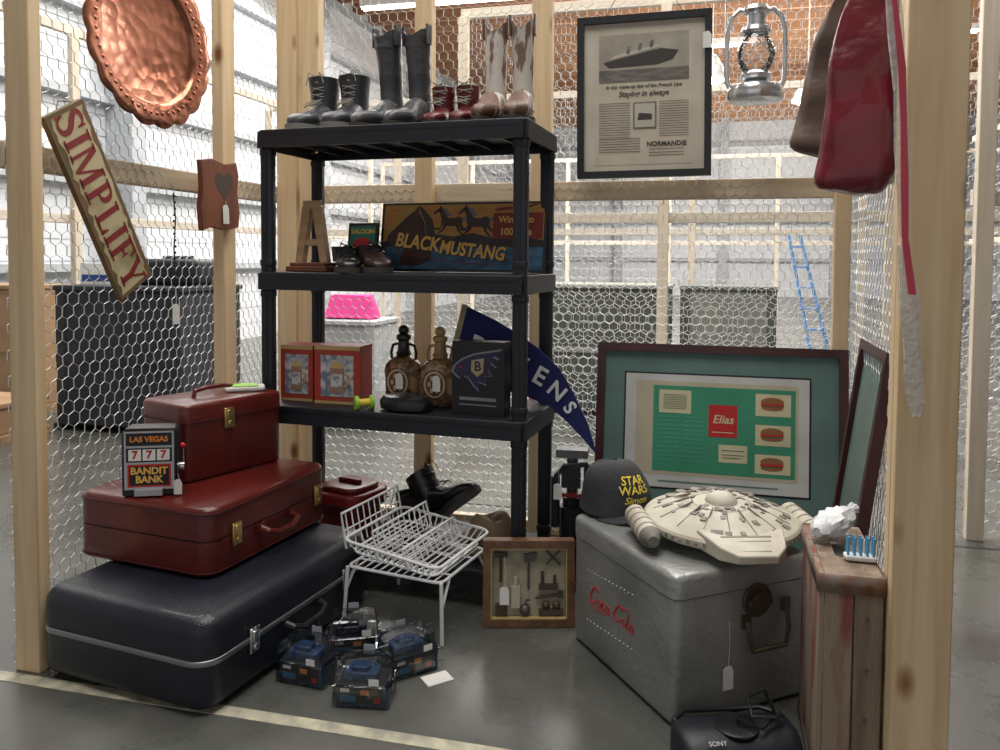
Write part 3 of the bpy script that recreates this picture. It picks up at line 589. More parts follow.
# ------------------------------------------------------------------ white wire rack
dr=E('wire_stand','low white wire stand with four legs','rack',(-.234,2.315,0),66.5)
lx,ly=.285,.30; zt=.170
m=MB(); c=[(x,y,zt) for x,y in rrect(lx,ly,.02,3)]; m.tube(c,.0045,7,True)
for k in range(1,12): y=-ly/2+ly*k/12; m.tube([(-lx/2,y,zt),(lx/2,y,zt)],.0022,5)
for x in (-.07,.07): m.tube([(x,-ly/2,zt-.004),(x,ly/2,zt-.004)],.003,5)
m.obj('deck',WHITE,dr)
for sx in (-1,1):
    for sy in (-1,1):
        m=MB(); m.tube([(sx*lx/2,sy*ly/2,zt),(sx*(lx/2+.004),sy*(ly/2+.004),.09),(sx*(lx/2+.01),sy*(ly/2+.008),.005)],.0055,7)
        m.tube([(sx*(lx/2-.05),sy*ly/2,zt),(sx*(lx/2+.004),sy*(ly/2+.004),.10)],.004,6); m.obj('leg',WHITE,dr)
ba=E('dish_rack','white wire dish rack tilted on a wire stand','rack',(-.238,2.335,.190),66.5,rot=(7,0,66.5))
m=MB(); m.tube([(x,y,.040) for x,y in rrect(.34,.31,.03,4)],.0045,7,True); m.tube([(x,y,.006) for x,y in rrect(.30,.27,.03,4)],.0038,7,True)
for k in range(1,15):
    y=-.135+.27*k/15; m.tube([(-.17,y*1.14,.040),(-.15,y,.006),(.15,y,.006),(.17,y*1.14,.040)],.0023,5)
for x in (-.08,0,.08): m.tube([(x,-.155,.040),(x,-.135,.003),(x,.135,.003),(x,.155,.040)],.0026,5)
m.obj('basket',WHITE,ba)
for yy,hh in ((.148,.105),(.04,.080),(-.06,.055)):
    m=MB()
    m.tube([(-.155,yy,.01),(-.155,yy+.03,hh),(.155,yy+.03,hh),(.155,yy,.01)],.0040,6)
    m.tube([(-.155,yy+.016,hh*.55),(.155,yy+.016,hh*.55)],.0024,5)
    for k in range(10):
        x=-.135+.03*k; m.tube([(x,yy,.008),(x,yy+.03,hh)],.0024,5)
    m.obj('plate_divider',WHITE,ba)
# ------------------------------------------------------------------ blister packs
BLUT=mat('dark_blue_card',(.010,.02,.05),.4,col2=(.02,.09,.16),nscale=25,lo=.45,hi=.6); LOOP=mat('grey_loop',(.35,.37,.4),.25)
CY=mat('blue_print_small',(.03,.16,.30),.5)
def pack(x,y,z,rz,lab,seed):
    rnd=random.Random(seed)
    e=E('toy_pack',lab,'toy package',(x,y,z),rz,group='clear plastic toy packs on the floor')
    m=MB(); m.box(-.058,.058,-.038,.038,.003,.055); m.m=1; m.rect(-.054,.054,.008,.050,-.0384); m.m=2; m.rect(-.05,-.012,.012,.028,-.0389); m.m=3; m.rect(.0,.020,.030,.042,-.0389); m.m=6; m.rect(.032,.048,.012,.024,-.0389); m.m=4; m.rect(-.048,-.026,.036,.044,-.0389)
    m.m=1; m.box(-.055,.055,-.035,.035,.055,.0555); m.obj('card_tray',[BLUT,BLACK,CY,ORP,PAPER,YEL,REDP],e,bevel=0,smooth=0)
    m=MB(); m.rbox(.080,.046,.056,.074,.008,.003,cx=-.005); m.rbox(.044,.036,.074,.086,.008,.003,cx=-.008)
    for wx in (-.030,.020):
        for wy in (-.024,.024): m.cyl((wx,wy-.004,.066),(wx,wy+.004,.066),.010,n=12)
    m.obj('toy_vehicle',mat('toy_paint',rnd.choice([(.02,.05,.12),(.30,.08,.02),(.02,.02,.035)]),.3),e)
    m=MB(); rings=[]
    for i,(zz,f) in enumerate(((0,1.0),(.02,1.01),(.05,1.0),(.052,1.07),(.0545,1.07),(.056,.98),(.080,.93),(.094,.90),(.098,.84))):
        rings.append([(x_*f+rnd.uniform(-.0016,.0016),y_*f+rnd.uniform(-.0016,.0016),zz+rnd.uniform(-.001,.001)) for x_,y_ in rrect(.134,.092,.010,3)])
    m.loft(rings); m.obj('plastic_shell',PLASTIC,e,smooth=25)
    m=MB(); m.box(-.014,.014,.040,.0415,.090,.112); m.obj('hang_tab',LOOP,e)
    m=MB(); m.box(.022,.046,-.0475,-.047,.058,.074); m.obj('sticker',PAPER,e)
pack(-.472,1.955,0,-18,'clear plastic toy pack with a dark blue tray',1)
pack(-.315,1.86,0,-6,'clear plastic toy pack with orange and blue printing',2)
pack(-.230,2.00,0,34,'clear plastic toy pack turned sideways with a black tray',3)
pack(-.385,2.095,0,10,'clear plastic toy pack behind two others',5)
m=MB(); m.box(-.035,.035,-.025,.025,0,.003); m.obj('leaflet',[PAPER],loc=(-.150,1.95,0),rot=(0,0,30),label='small white card lying on the floor',cat='card')
# ------------------------------------------------------------------ shadow box
FRW=mat('brown_oak_frame',(.17,.085,.035),.4,col2=(.09,.04,.018),mp=(20,20,20),nscale=1.5)
def frame(par,w,h,fw,fd,mt,name='frame',lip=None,lipm=None):
    m=MB()
    for sx in (-1,1):
        x0=sx*w/2; x1=sx*(w/2-fw); m.loft([[(x0,-fd/2,0),(x0,fd/2,0),(x1,fd/2,fw),(x1,-fd/2,fw)],[(x0,-fd/2,h),(x0,fd/2,h),(x1,fd/2,h-fw),(x1,-fd/2,h-fw)]])
    for z0,z1 in ((0,fw),(h,h-fw)):
        m.loft([[(-w/2,-fd/2,z0),(-w/2,fd/2,z0),(-w/2+fw,fd/2,z1),(-w/2+fw,-fd/2,z1)],[(w/2,-fd/2,z0),(w/2,fd/2,z0),(w/2-fw,fd/2,z1),(w/2-fw,-fd/2,z1)]])
    o=m.obj(name,mt,par)
    if lip:
        m=MB(); w2=w-2*fw+.001; h2=h-2*fw
        for sx in (-1,1): m.box(min(sx*w2/2,sx*(w2/2-lip)),max(sx*w2/2,sx*(w2/2-lip)),-fd/2+.001,0,fw,h-fw)
        m.box(-w2/2,w2/2,-fd/2+.001,0,fw,fw+lip); m.box(-w2/2,w2/2,-fd/2+.001,0,h-fw-lip,h-fw)
        m.obj('inner_lip',lipm,par)
    return o
fb=E('shadow_box','oak-framed shadow box of miniature tools standing on the floor','frame',(.088,2.25,0),0,rot=(-6,0,1))
frame(fb,.262,.242,.022,.045,FRW,lip=.003,lipm=GOLDD)
m=MB(); m.box(-.112,.112,.008,.018,.02,.222); m.obj('backing',mat('aged_linen',(.42,.38,.28),.8,col2=(.33,.28,.2),nscale=30),fb)
DW=mat('dark_miniature',(.07,.045,.03),.5); IR=mat('aged_iron',(.12,.11,.10),.5,.6)
def mini(build,mt): 
    mm=MB(); build(mm); mm.obj('miniature_tool',mt,fb)
mini(lambda m:(m.cyl((-.08,0,.12),(-.08,0,.2),.004,n=8),m.box(-.098,-.062,-.006,.006,.19,.205)),DW)
mini(lambda m:(m.box(-.05,-.025,-.008,.008,.05,.11),m.cyl((-.037,0,.11),(-.037,0,.135),.007,n=10)),mat('bone_miniature',(.5,.46,.36),.6))
mini(lambda m:(m.cyl((.0,0,.10),(.0,0,.2),.003,n=8),m.prism([(-.012,.175),(.02,.18),(.024,.205),(-.012,.2)],-.004,.004)),IR)
mini(lambda m:(m.box(.03,.085,-.008,.008,.10,.115),m.cyl((.04,0,.115),(.04,0,.15),.004,n=8),m.cyl((.075,0,.115),(.075,0,.14),.004,n=8)),DW)
mini(lambda m:(m.box(-.095,-.06,-.008,.008,.03,.06),m.box(-.07,-.064,-.006,.006,.06,.085)),DW)
mini(lambda m:(m.sph((-.01,0,.042),.016,12),m.tube([(-.01,0,.058),(-.005,0,.07),(.005,0,.07)],.003,6)),IR)
mini(lambda m:(m.box(.03,.10,-.008,.008,.03,.045),m.sph((.05,0,.055),.012,12),m.sph((.08,0,.055),.012,12)),DW)
mini(lambda m:(m.cyl((.05,0,.17),(.09,0,.21),.003,n=8),m.cyl((.05,0,.21),(.09,0,.17),.003,n=8)),IR)
mini(lambda m:(m.cyl((.02,0,.075),(.09,0,.085),.004,n=8),m.box(.085,.10,-.005,.005,.075,.097)),DW)
tag(fb,-.07,-.028,.20,.09)
# ------------------------------------------------------------------ cooler
ALU=mat('brushed_aluminium_cooler',(.43,.44,.43),.38,.45,col2=(.25,.26,.25),nscale=5,bump=.25,bscale=70,lo=.3,hi=.72)
co=E('cooler','vintage brushed metal picnic cooler with red script lettering','cooler',(.48,2.035,0),22.8)
m=MB(); m.rbox(.39,.475,.004,.290,.022,.012,top=False); m.obj('body',ALU,co)
m=MB(); m.rbox(.395,.480,.293,.347,.024,.014,bot=False); m.obj('lid',ALU,co)
m=MB(); m.rbox(.387,.472,.288,.295,.02,.001); m.obj('seal',BLK,co)
MT=Matrix(((0,0,-1,-.1952),(-1,0,0,.045),(0,1,0,.165),(0,0,0,1)))
CR=mat('faded_red_script',(.50,.025,.03),.5)
def script(mb,x0,u,sh=.30):
    cx=[x0]
    def st(pts,w):
        P=spline(pts,5); N=len(P)
        P3=[((cx[0]+p[0]+sh*p[1])*u,p[1]*u,0) for p in P]
        r=[u*w*.85*(.5+.5*math.sin(math.pi*min(1,max(0,(i+.5)/N)))) for i in range(N)]
        mb.tube(P3,r,6)
    def C(first):
        st([(.74,.80),(.82,.98),(.62,1.10),(.34,1.00),(.10,.62),(.10,.22),(.34,-.02),(.66,.06),(.86,.30)],.085)
        if first: st([(.30,.0),(.10,-.12),(.40,-.26),(1.2,-.28),(2.0,-.20),(2.5,-.10)],.055)
        else: st([(.62,1.10),(.95,1.00),(1.25,1.12),(1.6,1.16)],.055)
        cx[0]+=1.0
    def o(): st([(.24,.46),(.06,.34),(.04,.10),(.18,-.01),(.36,.10),(.38,.34),(.24,.46)],.07); cx[0]+=.50
    def c(): st([(.36,.36),(.24,.46),(.06,.34),(.04,.10),(.18,-.01),(.40,.12)],.07); cx[0]+=.46
    def a_():
        st([(.36,.40),(.22,.46),(.05,.30),(.05,.08),(.18,-.01),(.34,.12)],.07); st([(.38,.46),(.36,.12),(.44,-.01),(.58,.12)],.065); cx[0]+=.62
    def l(): st([(.10,1.02),(.08,.6),(.08,.12),(.18,-.01),(.32,.12)],.075); cx[0]+=.36
    C(True); o(); c(); a_(); st([(.02,.26),(.24,.28)],.07); cx[0]+=.36; C(False); o(); l(); a_()
m=MB(); m.T=MT@Matrix.Translation((-.098,-.02,0)); script(m,0,.0405)
m.obj('lettering',CR,co,smooth=50,label='red script lettering')
DOT=mat('punched_dots',(.42,.43,.42),.35,.6)
m=MB(); m.T=MT
for k in range(13):
    f=-1+2*k/12
    for zz in (.064,-.070): m.sph((.0+f*.11,zz+.010*f,0),.0026,8)
m.obj('rivet_row',DOT,co)
for sx in (-1,1):
    m=MB(); m.box(sx*.12-.012,sx*.12+.012,.2375,.2425,.24,.32); m.obj('hinge',CHROME,co)
BRZ=mat('dull_bronze',(.17,.14,.10),.45,.8)
LY=-.2376
m=MB(); m.cyl((.03,LY,.262),(.03,LY-.008,.262),.040,n=24); m.cyl((.03,LY-.008,.262),(.03,LY-.02,.262),.024,n=20); m.box(-.002,.062,LY-.022,LY-.008,.254,.270); m.obj('latch',BRZ,co,bevel=.001,label='round bronze latch')
m=MB(); m.tube([(.0,LY-.007,.215),(-.0,LY-.018,.19),(.008,LY-.02,.15),(.105,LY-.02,.15),(.115,LY-.018,.19),(.115,LY-.007,.24)],.0055,8); m.box(-.012,.012,LY-.008,LY,.20,.23); m.box(.103,.127,LY-.008,LY,.225,.255); m.obj('handle',BRZ,co)
tag(co,-.05,LY-.006,.225,.11,s=1.1)
# ------------------------------------------------------------------ toy spaceship (plain generic saucer toy)
HULL=mat('aged_white_plastic',(.58,.55,.46),.5,col2=(.44,.40,.31),nscale=12); HULD=mat('grey_panel_plastic',(.17,.16,.14),.6,col2=(.30,.28,.23),nscale=14)
sp=E('toy_spaceship','weathered off-white round toy spacecraft resting on the cooler','toy',(.562,2.0,.3495),0,rot=(2,0,4))
m=MB(); m.lathe([(.05,0),(.12,.004),(.187,.032),(.192,.038),(.192,.05),(.187,.056),(.12,.082),(.06,.09),(.01,.091)],48); m.obj('hull',HULL,sp,smooth=25)
m=MB(); m.loft([[(-.105,-.13,.026),(.105,-.13,.026),(.105,-.13,.068),(-.105,-.13,.070)],[(-.078,-.215,.028),(.078,-.215,.028),(.078,-.215,.058),(-.078,-.215,.060)],[(-.045,-.25,.032),(.045,-.25,.032),(.045,-.25,.050),(-.045,-.25,.052)]]); m.obj('nose_section',HULL,sp,bevel=.003)
for sx in (-1,1):
    m=MB(); m.cyl((sx*.205,-.09,.038),(sx*.205,.06,.038),.027,.027,18); m.m=1; m.cyl((sx*.205,-.09,.038),(sx*.205,-.125,.038),.027,.014,18); m.cyl((sx*.205,.06,.038),(sx*.205,.07,.038),.022,.022,18)
    for k in range(4): m.cyl((sx*.205,-.07+.035*k,.038),(sx*.205,-.066+.035*k,.038),.0282,.0282,18)
    m.obj('side_pod',[HULL,HULD],sp)
m=MB(); m.lathe([(.040,.085),(.040,.094),(.034,.104),(.020,.112),(.005,.114)],24); m.obj('top_dome',HULL,sp)
m=MB()
for k in range(16):
    d_=22.5*k+11
    m.T=Matrix.Rotation(R(d_),4,'Z')@Matrix.Translation((.12,0,.079))@Matrix.Rotation(R(21),4,'Y'); m.box(-.045,.050,-.0012,.0012,-.001,.0038)
rr=random.Random(3)
for k in range(80):
    a_=rr.uniform(0,2*math.pi); q=rr.uniform(.055,.17)
    zt_=.09-(q-.06)*.133 if q<.12 else .082-(q-.12)*.388
    m.T=Matrix.Rotation(a_,4,'Z')@Matrix.Translation((q,0,zt_))@Matrix.Rotation(R(8 if q<.12 else 21),4,'Y')
    w1=rr.uniform(.003,.010); w2=rr.uniform(.003,.009); m.box(-w1,w1,-w2,w2,-.002,rr.uniform(.001,.004))
m.T=Matrix(); m.lathe([(.070,.0885),(.072,.0895),(.074,.0885)],40)
for k in range(4): m.box(-.06+.008*k,.06-.008*k,-.172-.020*k,-.164-.020*k,.045,.0655-.0032*k)
for k in range(60):
    a_=2*math.pi*k/60
    if 4.2<a_<5.2: continue
    m.T=Matrix.Rotation(a_,4,'Z'); m.box(.188,.1935,-.004,.004,.040,.040+rr.uniform(.003,.009))
m.T=Matrix(); m.obj('panel_detail',HULD,sp)
for k in range(6):
    a_=R(40+20*k); m=MB(); m.cyl((.135*math.cos(a_),.135*math.sin(a_),.066),(.135*math.cos(a_),.135*math.sin(a_),.080),.014,n=16); m.obj('vent',HULD,sp)
# cap
GCAP=mat('washed_black_cotton',(.030,.031,.035),.85,col2=(.05,.051,.056),bump=.3,bscale=40)
cp=E('baseball_cap','black baseball cap with yellow lettering resting on the cooler','cap',(.325,2.205,.349),18)
CR_,CH_=.098,.134
m=MB(); rings=[]
for i in range(10):
    a_=R(90*i/9); r_=CR_*math.cos(a_)**.62 if i<9 else .004
    rings.append([(r_*1.0*math.cos(2*math.pi*k/28)+.004*math.sin(i*.9),r_*1.08*math.sin(2*math.pi*k/28),.010+CH_*math.sin(a_)-.009*math.sin(a_)*max(0,math.sin(2*math.pi*k/28))*(1.2+math.sin(5*2*math.pi*k/28))) for k in range(28)])
m.loft(rings); m.obj('crown',GCAP,cp,smooth=60)
m=MB(); rings=[]
for j in range(7):
    f=j/6; ring=[]
    for k in range(13):
        g=-1+2*k/12; x=g*.085*(1-.10*f*f); y=-.06-.050*f*(1-g*g*.55)-.03*(1-g*g); z=.022-.012*f-.020*g*g
        ring.append((x,y,max(z,.002)))
    rings.append(ring)
vs=[p for r_ in rings for p in r_]; fs=[(j*13+k,j*13+k+1,(j+1)*13+k+1,(j+1)*13+k) for j in range(6) for k in range(12)]
m.add(vs,fs); o=m.obj('brim',GCAP,cp,smooth=60); sd=o.modifiers.new('t','SOLIDIFY'); sd.thickness=.003
m=MB(); m.sph((0,0,.144),.006,10); m.obj('button',GCAP,cp)
m=MB()
def domeText(body,size,z0,ang0,bold=.0008,shear=0,out=.0055,mi=0):
    cu=MB(); cu.text(body,size,Matrix(),bold=bold,shear=shear)
    vs=[]; m.m=mi
    for x,y,z in cu.v:
        zz=z0+y; s_=max(0,min(.99,(zz-.010)/CH_)); r_=CR_*math.cos(math.asin(s_))**.62+out; th=R(ang0)+x/.085
        vs.append((r_*math.cos(th),r_*1.08*math.sin(th),zz))
    m.add(vs,cu.f)
domeText('STAR',.030,.106,-84,bold=.0004); domeText('WARS',.030,.082,-84,bold=.0004); domeText('Simon',.024,.057,-84,shear=.35,bold=.0002)
m.obj('lettering',[YEL,GCAP],cp,smooth=0,norm=False)
# ------------------------------------------------------------------ big framed menu
MAH=mat('mahogany_frame',(.07,.016,.018),.3,col2=(.04,.010,.010),nscale=8); MATB=mat('sea_green_mat',(.13,.22,.20),.7); 
bf=E('framed_menu','large mahogany-framed menu with sea green mat leaning on the rear partition','frame',(*BW(1.720,.155),0),0,rot=(-7.5,0,BZ))
frame(bf,.84,.755,.028,.03,MAH)
m=MB(); m.box(-.395,.395,.002,.01,.026,.73); m.m=1; m.rect(-.323,.305,.250,.655,.0005); m.m=2; m.rect(-.317,.299,.256,.649,0)
m.m=3; m.rect(-.28,.265,.300,.625,-.0006); m.m=4; m.rect(-.22,.255,.312,.610,-.0012)
m.m=5; m.rect(-.20,-.09,.515,.595,-.002); m.rect(.005,.10,.355,.415,-.002); m.rect(.125,.240,.52,.595,-.002); m.rect(.125,.240,.42,.49,-.002); m.rect(.125,.240,.325,.39,-.002)
m.m=6; m.rect(-.03,.065,.44,.55,-.0022)
m.m=5; m.ft('Elias',.04,.018,.50,-.003,bold=.0006,shear=.25); m.rect(-.02,.055,.455,.458,-.003)
for z in (.558,.455,.355):
    m.m=7; m.disc(.18,z+.010,-.0026,.038,.016); m.m=6; m.rect(.142,.218,z-.003,z+.004,-.003); m.m=7; m.disc(.18,z-.010,-.0028,.036,.009); m.m=8; m.rect(.144,.216,z-.0065,z-.003,-.0032)
m.m=8
for k in range(9): m.rect(-.185,-.105,.58-.006*k-.0015,.58-.006*k,-.003)
m.rect(.015,.09,.395,.397,-.003); m.rect(.015,.09,.38,.382,-.003); m.rect(.02,.08,.37,.372,-.003)
m.m=9
for k in range(11):
    m.rect(-.115,-.045,.50-.015*k,.504-.015*k,-.0022); m.rect(-.205,-.13,.50-.015*k,.504-.015*k,-.0022)
m.m=0; m.rect(-.20,.2,.275,.28,-.001)
m.obj('mat_and_print',[MATB,BLACK,mat('inner_mat_white',(.62,.62,.60),.7),mat('cream_menu',(.55,.50,.36),.6),mat('menu_green',(.05,.30,.17),.5),mat('cream_box',(.68,.62,.40),.6),REDP,mat('bun_brown',(.32,.13,.05),.5),mat('dark_green_print',(.02,.12,.05),.5),mat('pale_green_print',(.08,.38,.24),.5)],bf,smooth=0)
rf=E('picture_frame','dark mahogany picture frame leaning sideways on the wire wall','frame',(*RW(.82,.10),0),0,rot=(-7.5,0,RZ))
frame(rf,.40,.82,.03,.03,MAH)
m=MB(); m.box(-.18,.18,.0,.01,.025,.80); m.m=1; m.rect(-.13,.13,.12,.70,-.001); m.obj('print',[MATB,mat('dark_teal_print',(.16,.22,.20),.5)],rf,smooth=0)  # print is dark teal in its own colour
# ------------------------------------------------------------------ hung framed advert
fa=E('framed_advert','black-framed vintage newspaper advert hung on the rear partition','frame',(*BW(1.452,.085),1.337),0,rot=(0,-.6,BZ))
BKF=mat('black_frame_wood',(.02,.02,.022),.35)
frame(fa,.463,.565,.024,.028,BKF)
NEWS=mat('aged_newsprint',(.56,.51,.41),.8,col2=(.48,.43,.34),nscale=12); SEA=mat('halftone_sea',(.20,.19,.16),.8,col2=(.11,.10,.09),nscale=18,mp=(1,1,4)); SKYN=mat('halftone_sky',(.40,.37,.31),.8,col2=(.28,.26,.21),nscale=10)
m=MB(); m.box(-.21,.21,.002,.008,.022,.543); m.m=1; m.rect(-.170,.170,.045,.515,.001); m.m=2; m.rect(-.155,.155,.335,.50,0); m.m=3; m.rect(-.155,.155,.335,.378,-.0006); m.m=4
m.poly([(-.12,.385),(-.14,.405),(.06,.445),(.12,.435),(.10,.405),(.05,.39)],-.001)
m.m=5; m.poly([(-.12,.412),(.06,.450),(.05,.460),(-.10,.428)],-.0013); m.m=3
for x,z in ((-.06,.43),(-.02,.44),(.02,.448)): m.poly([(x,z),(x+.012,z+.002),(x+.016,z+.026),(x+.004,z+.026)],-.0014)
m.m=4
m.ft('In the make-up last of the French Line',.0170,0,.318,-.001,shear=.2,bold=.0004); m.ft('Staying in always',.026,0,.292,-.001,shear=.25,bold=.0005)
m.m=3; m.rect(-.035,.045,.17,.262,-.001); m.m=5; m.rect(-.03,.04,.175,.257,-.0014); m.m=4; m.poly([(-.02,.2),(.03,.2),(.03,.22),(-.015,.225)],-.0018)
for k in range(16):
    z=.262-.0085*k
    if z>.14:
        m.rect(-.155,-.045,z-.0018,z,-.001); m.rect(.055,.155,z-.0018,z,-.001)
m.ft('NORMANDIE',.023,.08,.115,-.001,bold=.0007); m.rect(.02,.14,.097,.099,-.001)
for k in range(6): m.rect(-.155,-.01,.135-.009*k,.137-.009*k,-.001)
m.rect(.02,.14,.085,.087,-.001); m.rect(.02,.14,.075,.077,-.001)
m.obj('mounted_print',[mat('cream_mount',(.56,.52,.43),.8),NEWS,SKYN,SEA,mat('print_ink',(.06,.055,.05),.8),mat('pale_halftone',(.50,.47,.40),.8)],fa,smooth=0)
m=MB(); m.tube([(-.15,.012,.54),(0,.02,.80),(.15,.012,.54)],.0015,4); m.obj('hanging_wire',IR,fa)
tag(fa,.215,-.02,.49,.01,s=1.1)
# ------------------------------------------------------------------ lantern
ln=E('hurricane_lantern','galvanised hurricane lantern hanging by its bail handle','lantern',(*BW(1.82,.125),1.575),-10)
GAL=mat('galvanised_tin',(.68,.70,.71),.22,.75,col2=(.54,.56,.58),nscale=14)
m=MB(); m.lathe([(.07,0),(.088,.004),(.092,.012),(.092,.035),(.085,.05),(.05,.062),(.035,.07)],32); m.obj('fuel_tank',GAL,ln)
m=MB(); m.lathe([(.038,.07),(.05,.078),(.052,.09),(.035,.10)],24); m.obj('burner',GAL,ln)
m=MB(); m.lathe([(.034,.095),(.05,.115),(.062,.15),(.06,.175),(.044,.205),(.036,.225)],28); m.obj('glass_globe',GLASS,ln,smooth=60)
m=MB(); m.lathe([(.045,.225),(.05,.232),(.046,.245),(.03,.252),(.03,.285),(.04,.29),(.045,.30),(.036,.315),(.012,.322)],28); m.obj('chimney',GAL,ln)
for sx in (-1,1):
    m=MB(); m.tube([(sx*.075,0,.035),(sx*.092,0,.07),(sx*.094,0,.14),(sx*.092,0,.23),(sx*.08,0,.28),(sx*.055,0,.305),(sx*.03,0,.30)],.0085,10); m.obj('side_tube',GAL,ln)
m=MB(); m.tube([(-.04,-.045,.115),(0,-.065,.135),(.04,-.045,.115)],.0018,5); m.tube([(-.055,-.04,.19),(0,-.068,.175),(.055,-.04,.19)],.0018,5); m.tube([(-.055,-.04,.13),(0,-.068,.19)],.0015,5); m.tube([(.055,-.04,.13),(0,-.068,.19)],.0015,5); m.obj('globe_guard',GAL,ln)
m=MB(); m.tube([(-.094,0,.25),(-.10,0,.33),(-.06,0,.41),(0,0,.435),(.06,0,.41),(.10,0,.33),(.094,0,.25)],.0025,6); m.tube([(0,0,.435),(0,0,.6),(0,.09,.87)],.0015,5); m.obj('bail_handle',GAL,ln)
# ------------------------------------------------------------------ bags
def bag(name,lab,loc,rz,w,d,h,mt,tilt=0,taper=.28):
    e=E(name,lab,'bag',loc,0,rot=(0,tilt,rz))
    m=MB(); rings=[]; 
    for i in range(13):
        f=i/12; z=h*f; ww=w*(.88+.12*math.sin(min(1,f*3)*math.pi/2))*(1-taper*f**1.3); dd=d*(1-.72*f); 
        if i==0: ww*=.9; dd*=.8
        r_=[]
        for k,(x,y) in enumerate(rrect(ww,dd,min(ww,dd)*.42,6)):
            fold=.020*math.sin(x*60+f*5)*f+.010*math.sin(z*40+x*30)
            r_.append((x+.012*math.sin(f*7),y+fold,z+(.012*math.cos(x/w*5) if i else .01*abs(x/w*2))))
        rings.append(r_)
    m.loft(rings); m.obj('body',mt,e,smooth=70,sub=1)
    m=MB(); 
    for yy in (-d*.14,d*.14): m.tube([(-w*.22,yy,h*.93),(-w*.18,yy*.6,h*1.12),(-.02,yy*.2,h*1.36),(.02,-yy*.2,h*1.36),(w*.18,yy*.6,h*1.12),(w*.22,yy,h*.93)],.008,8)
    m.obj('strap',mt,e)
    m=MB(); m.tube([(-w*.30,-d*.17,h*.9),(0,-d*.19,h*.88),(w*.30,-d*.17,h*.9)],.003,5); m.obj('seam',BLACK,e)
    return e
CRIM=mat('crimson_leather',(.17,.009,.020),.30,col2=(.10,.006,.013),bump=.6,bscale=14,coat=.3); BRN=mat('brown_leather',(.13,.08,.06),.45,col2=(.07,.045,.035),bump=.5,bscale=16)
bag('tote_bag','slouchy crimson leather tote hanging from the wire wall',(.902,2.10,1.215),-30,.205,.10,.60,CRIM,7,.45)
bag('shoulder_bag','soft brown leather shoulder bag hanging beside a crimson tote',(.955,2.40,1.345),-22,.24,.10,.50,BRN,14,.25)
# pink tape on post
TAPE=mat('pink_tape',(.60,.06,.10),.4); FILM=mat('crumpled_clear_film',(.80,.78,.74),.2,alpha=.45,bump=.8,bscale=60)
tp=E('plastic_wrap','twisted pink tape and clear plastic wrap hanging on a post','tape',(.742,1.432,.75),0)
pts=[(-.068,.012,.95),(-.066,.0,.85),(-.050,-.004,.74),(-.036,-.004,.64),(-.030,-.004,.54),(-.026,-.004,.45),(-.022,-.004,.34),(-.006,-.004,.24)]
m=MB(); rings=[]
for i,(x,y,z) in enumerate(pts):
    w=(.004,.005,.0035,.006,.0045,.006,.005,.006)[i]; rings.append([(x-w,y-.001,z),(x+w,y-.004,z),(x+w,y-.002,z),(x-w,y+.001,z)])
m.loft(rings); m.obj('tape',TAPE,tp,smooth=0)
def filmring(i,x,z,w): return [(x+w*math.cos(2*math.pi*k/10)*(1+.25*math.sin(3*k+i)),.004+.006*math.sin(2*math.pi*k/10),z+.004*math.sin(2*k)) for k in range(10)]
m=MB(); m.loft([filmring(i,*q) for i,q in enumerate(((-.022,.33,.008),(-.014,.27,.014),(-.006,.22,.018),(.0,.16,.016),(.006,.10,.02),(.012,.05,.015),(.012,.02,.006)))]); m.obj('film',FILM,tp)
m=MB(); m.loft([filmring(i,*q) for i,q in enumerate(((-.058,.98,.012),(-.056,.90,.016),(-.054,.80,.012),(-.044,.70,.015),(-.034,.6,.011),(-.026,.5,.013),(-.022,.42,.010),(-.020,.34,.008)))]); m.obj('film_strand',FILM,tp)
# ------------------------------------------------------------------ left wall hangings
COP=mat('hammered_copper',(.50,.215,.14),.27,.95,col2=(.36,.14,.085),nscale=4,bump=.28,bscale=26,vor=1)
ct=E('copper_tray','round hammered copper tray with a scalloped rim hung on the wire','tray',(*LW(.455,.065),1.688),0,rot=(90,0,LZ))
ct.scale=(1.08,1.0,1)
def ringw(r,z,wf): return [(r*(1+wf*abs(math.cos(9*2*math.pi*k/144)))*math.cos(2*math.pi*k/144),r*(1+wf*abs(math.cos(9*2*math.pi*k/144)))*math.sin(2*math.pi*k/144),z) for k in range(144)]
m=MB(); m.loft([ringw(.01,-.008,0),ringw(.178,-.008,0),ringw(.188,-.003,0),ringw(.194,.008,0),ringw(.230,.014,.02),ringw(.243,.014,.045),ringw(.247,.010,.045),ringw(.235,.009,.02),ringw(.19,-.001,0),ringw(.178,-.012,0),ringw(.01,-.012,0)])
m.obj('dish',COP,ct,smooth=50)
m=MB()
for k in range(54):
    a_=2*math.pi*k/54; m.sph((.214*math.cos(a_),.214*math.sin(a_),.012),.006,8,sz=.45)
m.obj('rim_beading',COP,ct,kind='stuff')
sgn=E('wooden_sign','narrow antiqued wooden sign reading simplify hung diagonally','sign',(*LW(.250,.06),1.193),0)
sgn.rotation_euler=(Matrix.Rotation(R(LZ),4,'Z')@Matrix.Rotation(R(60.5),4,'Y')).to_euler()
CRM=mat('antique_cream_paint',(.52,.44,.26),.7,col2=(.22,.19,.07),nscale=9,lo=.48,hi=.75); OLV=mat('olive_edge_paint',(.10,.085,.03),.7,col2=(.20,.10,.05),nscale=12)
m=MB(); m.box(-.27,.27,-.008,.008,-.073,.073); m.m=1
ed=random.Random(8); up=[]; dn=[]
for k in range(27):
    x=-.256+.512*k/26; up.append((x+ed.uniform(-.003,.003),.060+ed.uniform(-.009,.005))); dn.append((x+ed.uniform(-.003,.003),-.060+ed.uniform(-.005,.009)))
m.poly(dn+up[::-1],-.0085); m.m=2
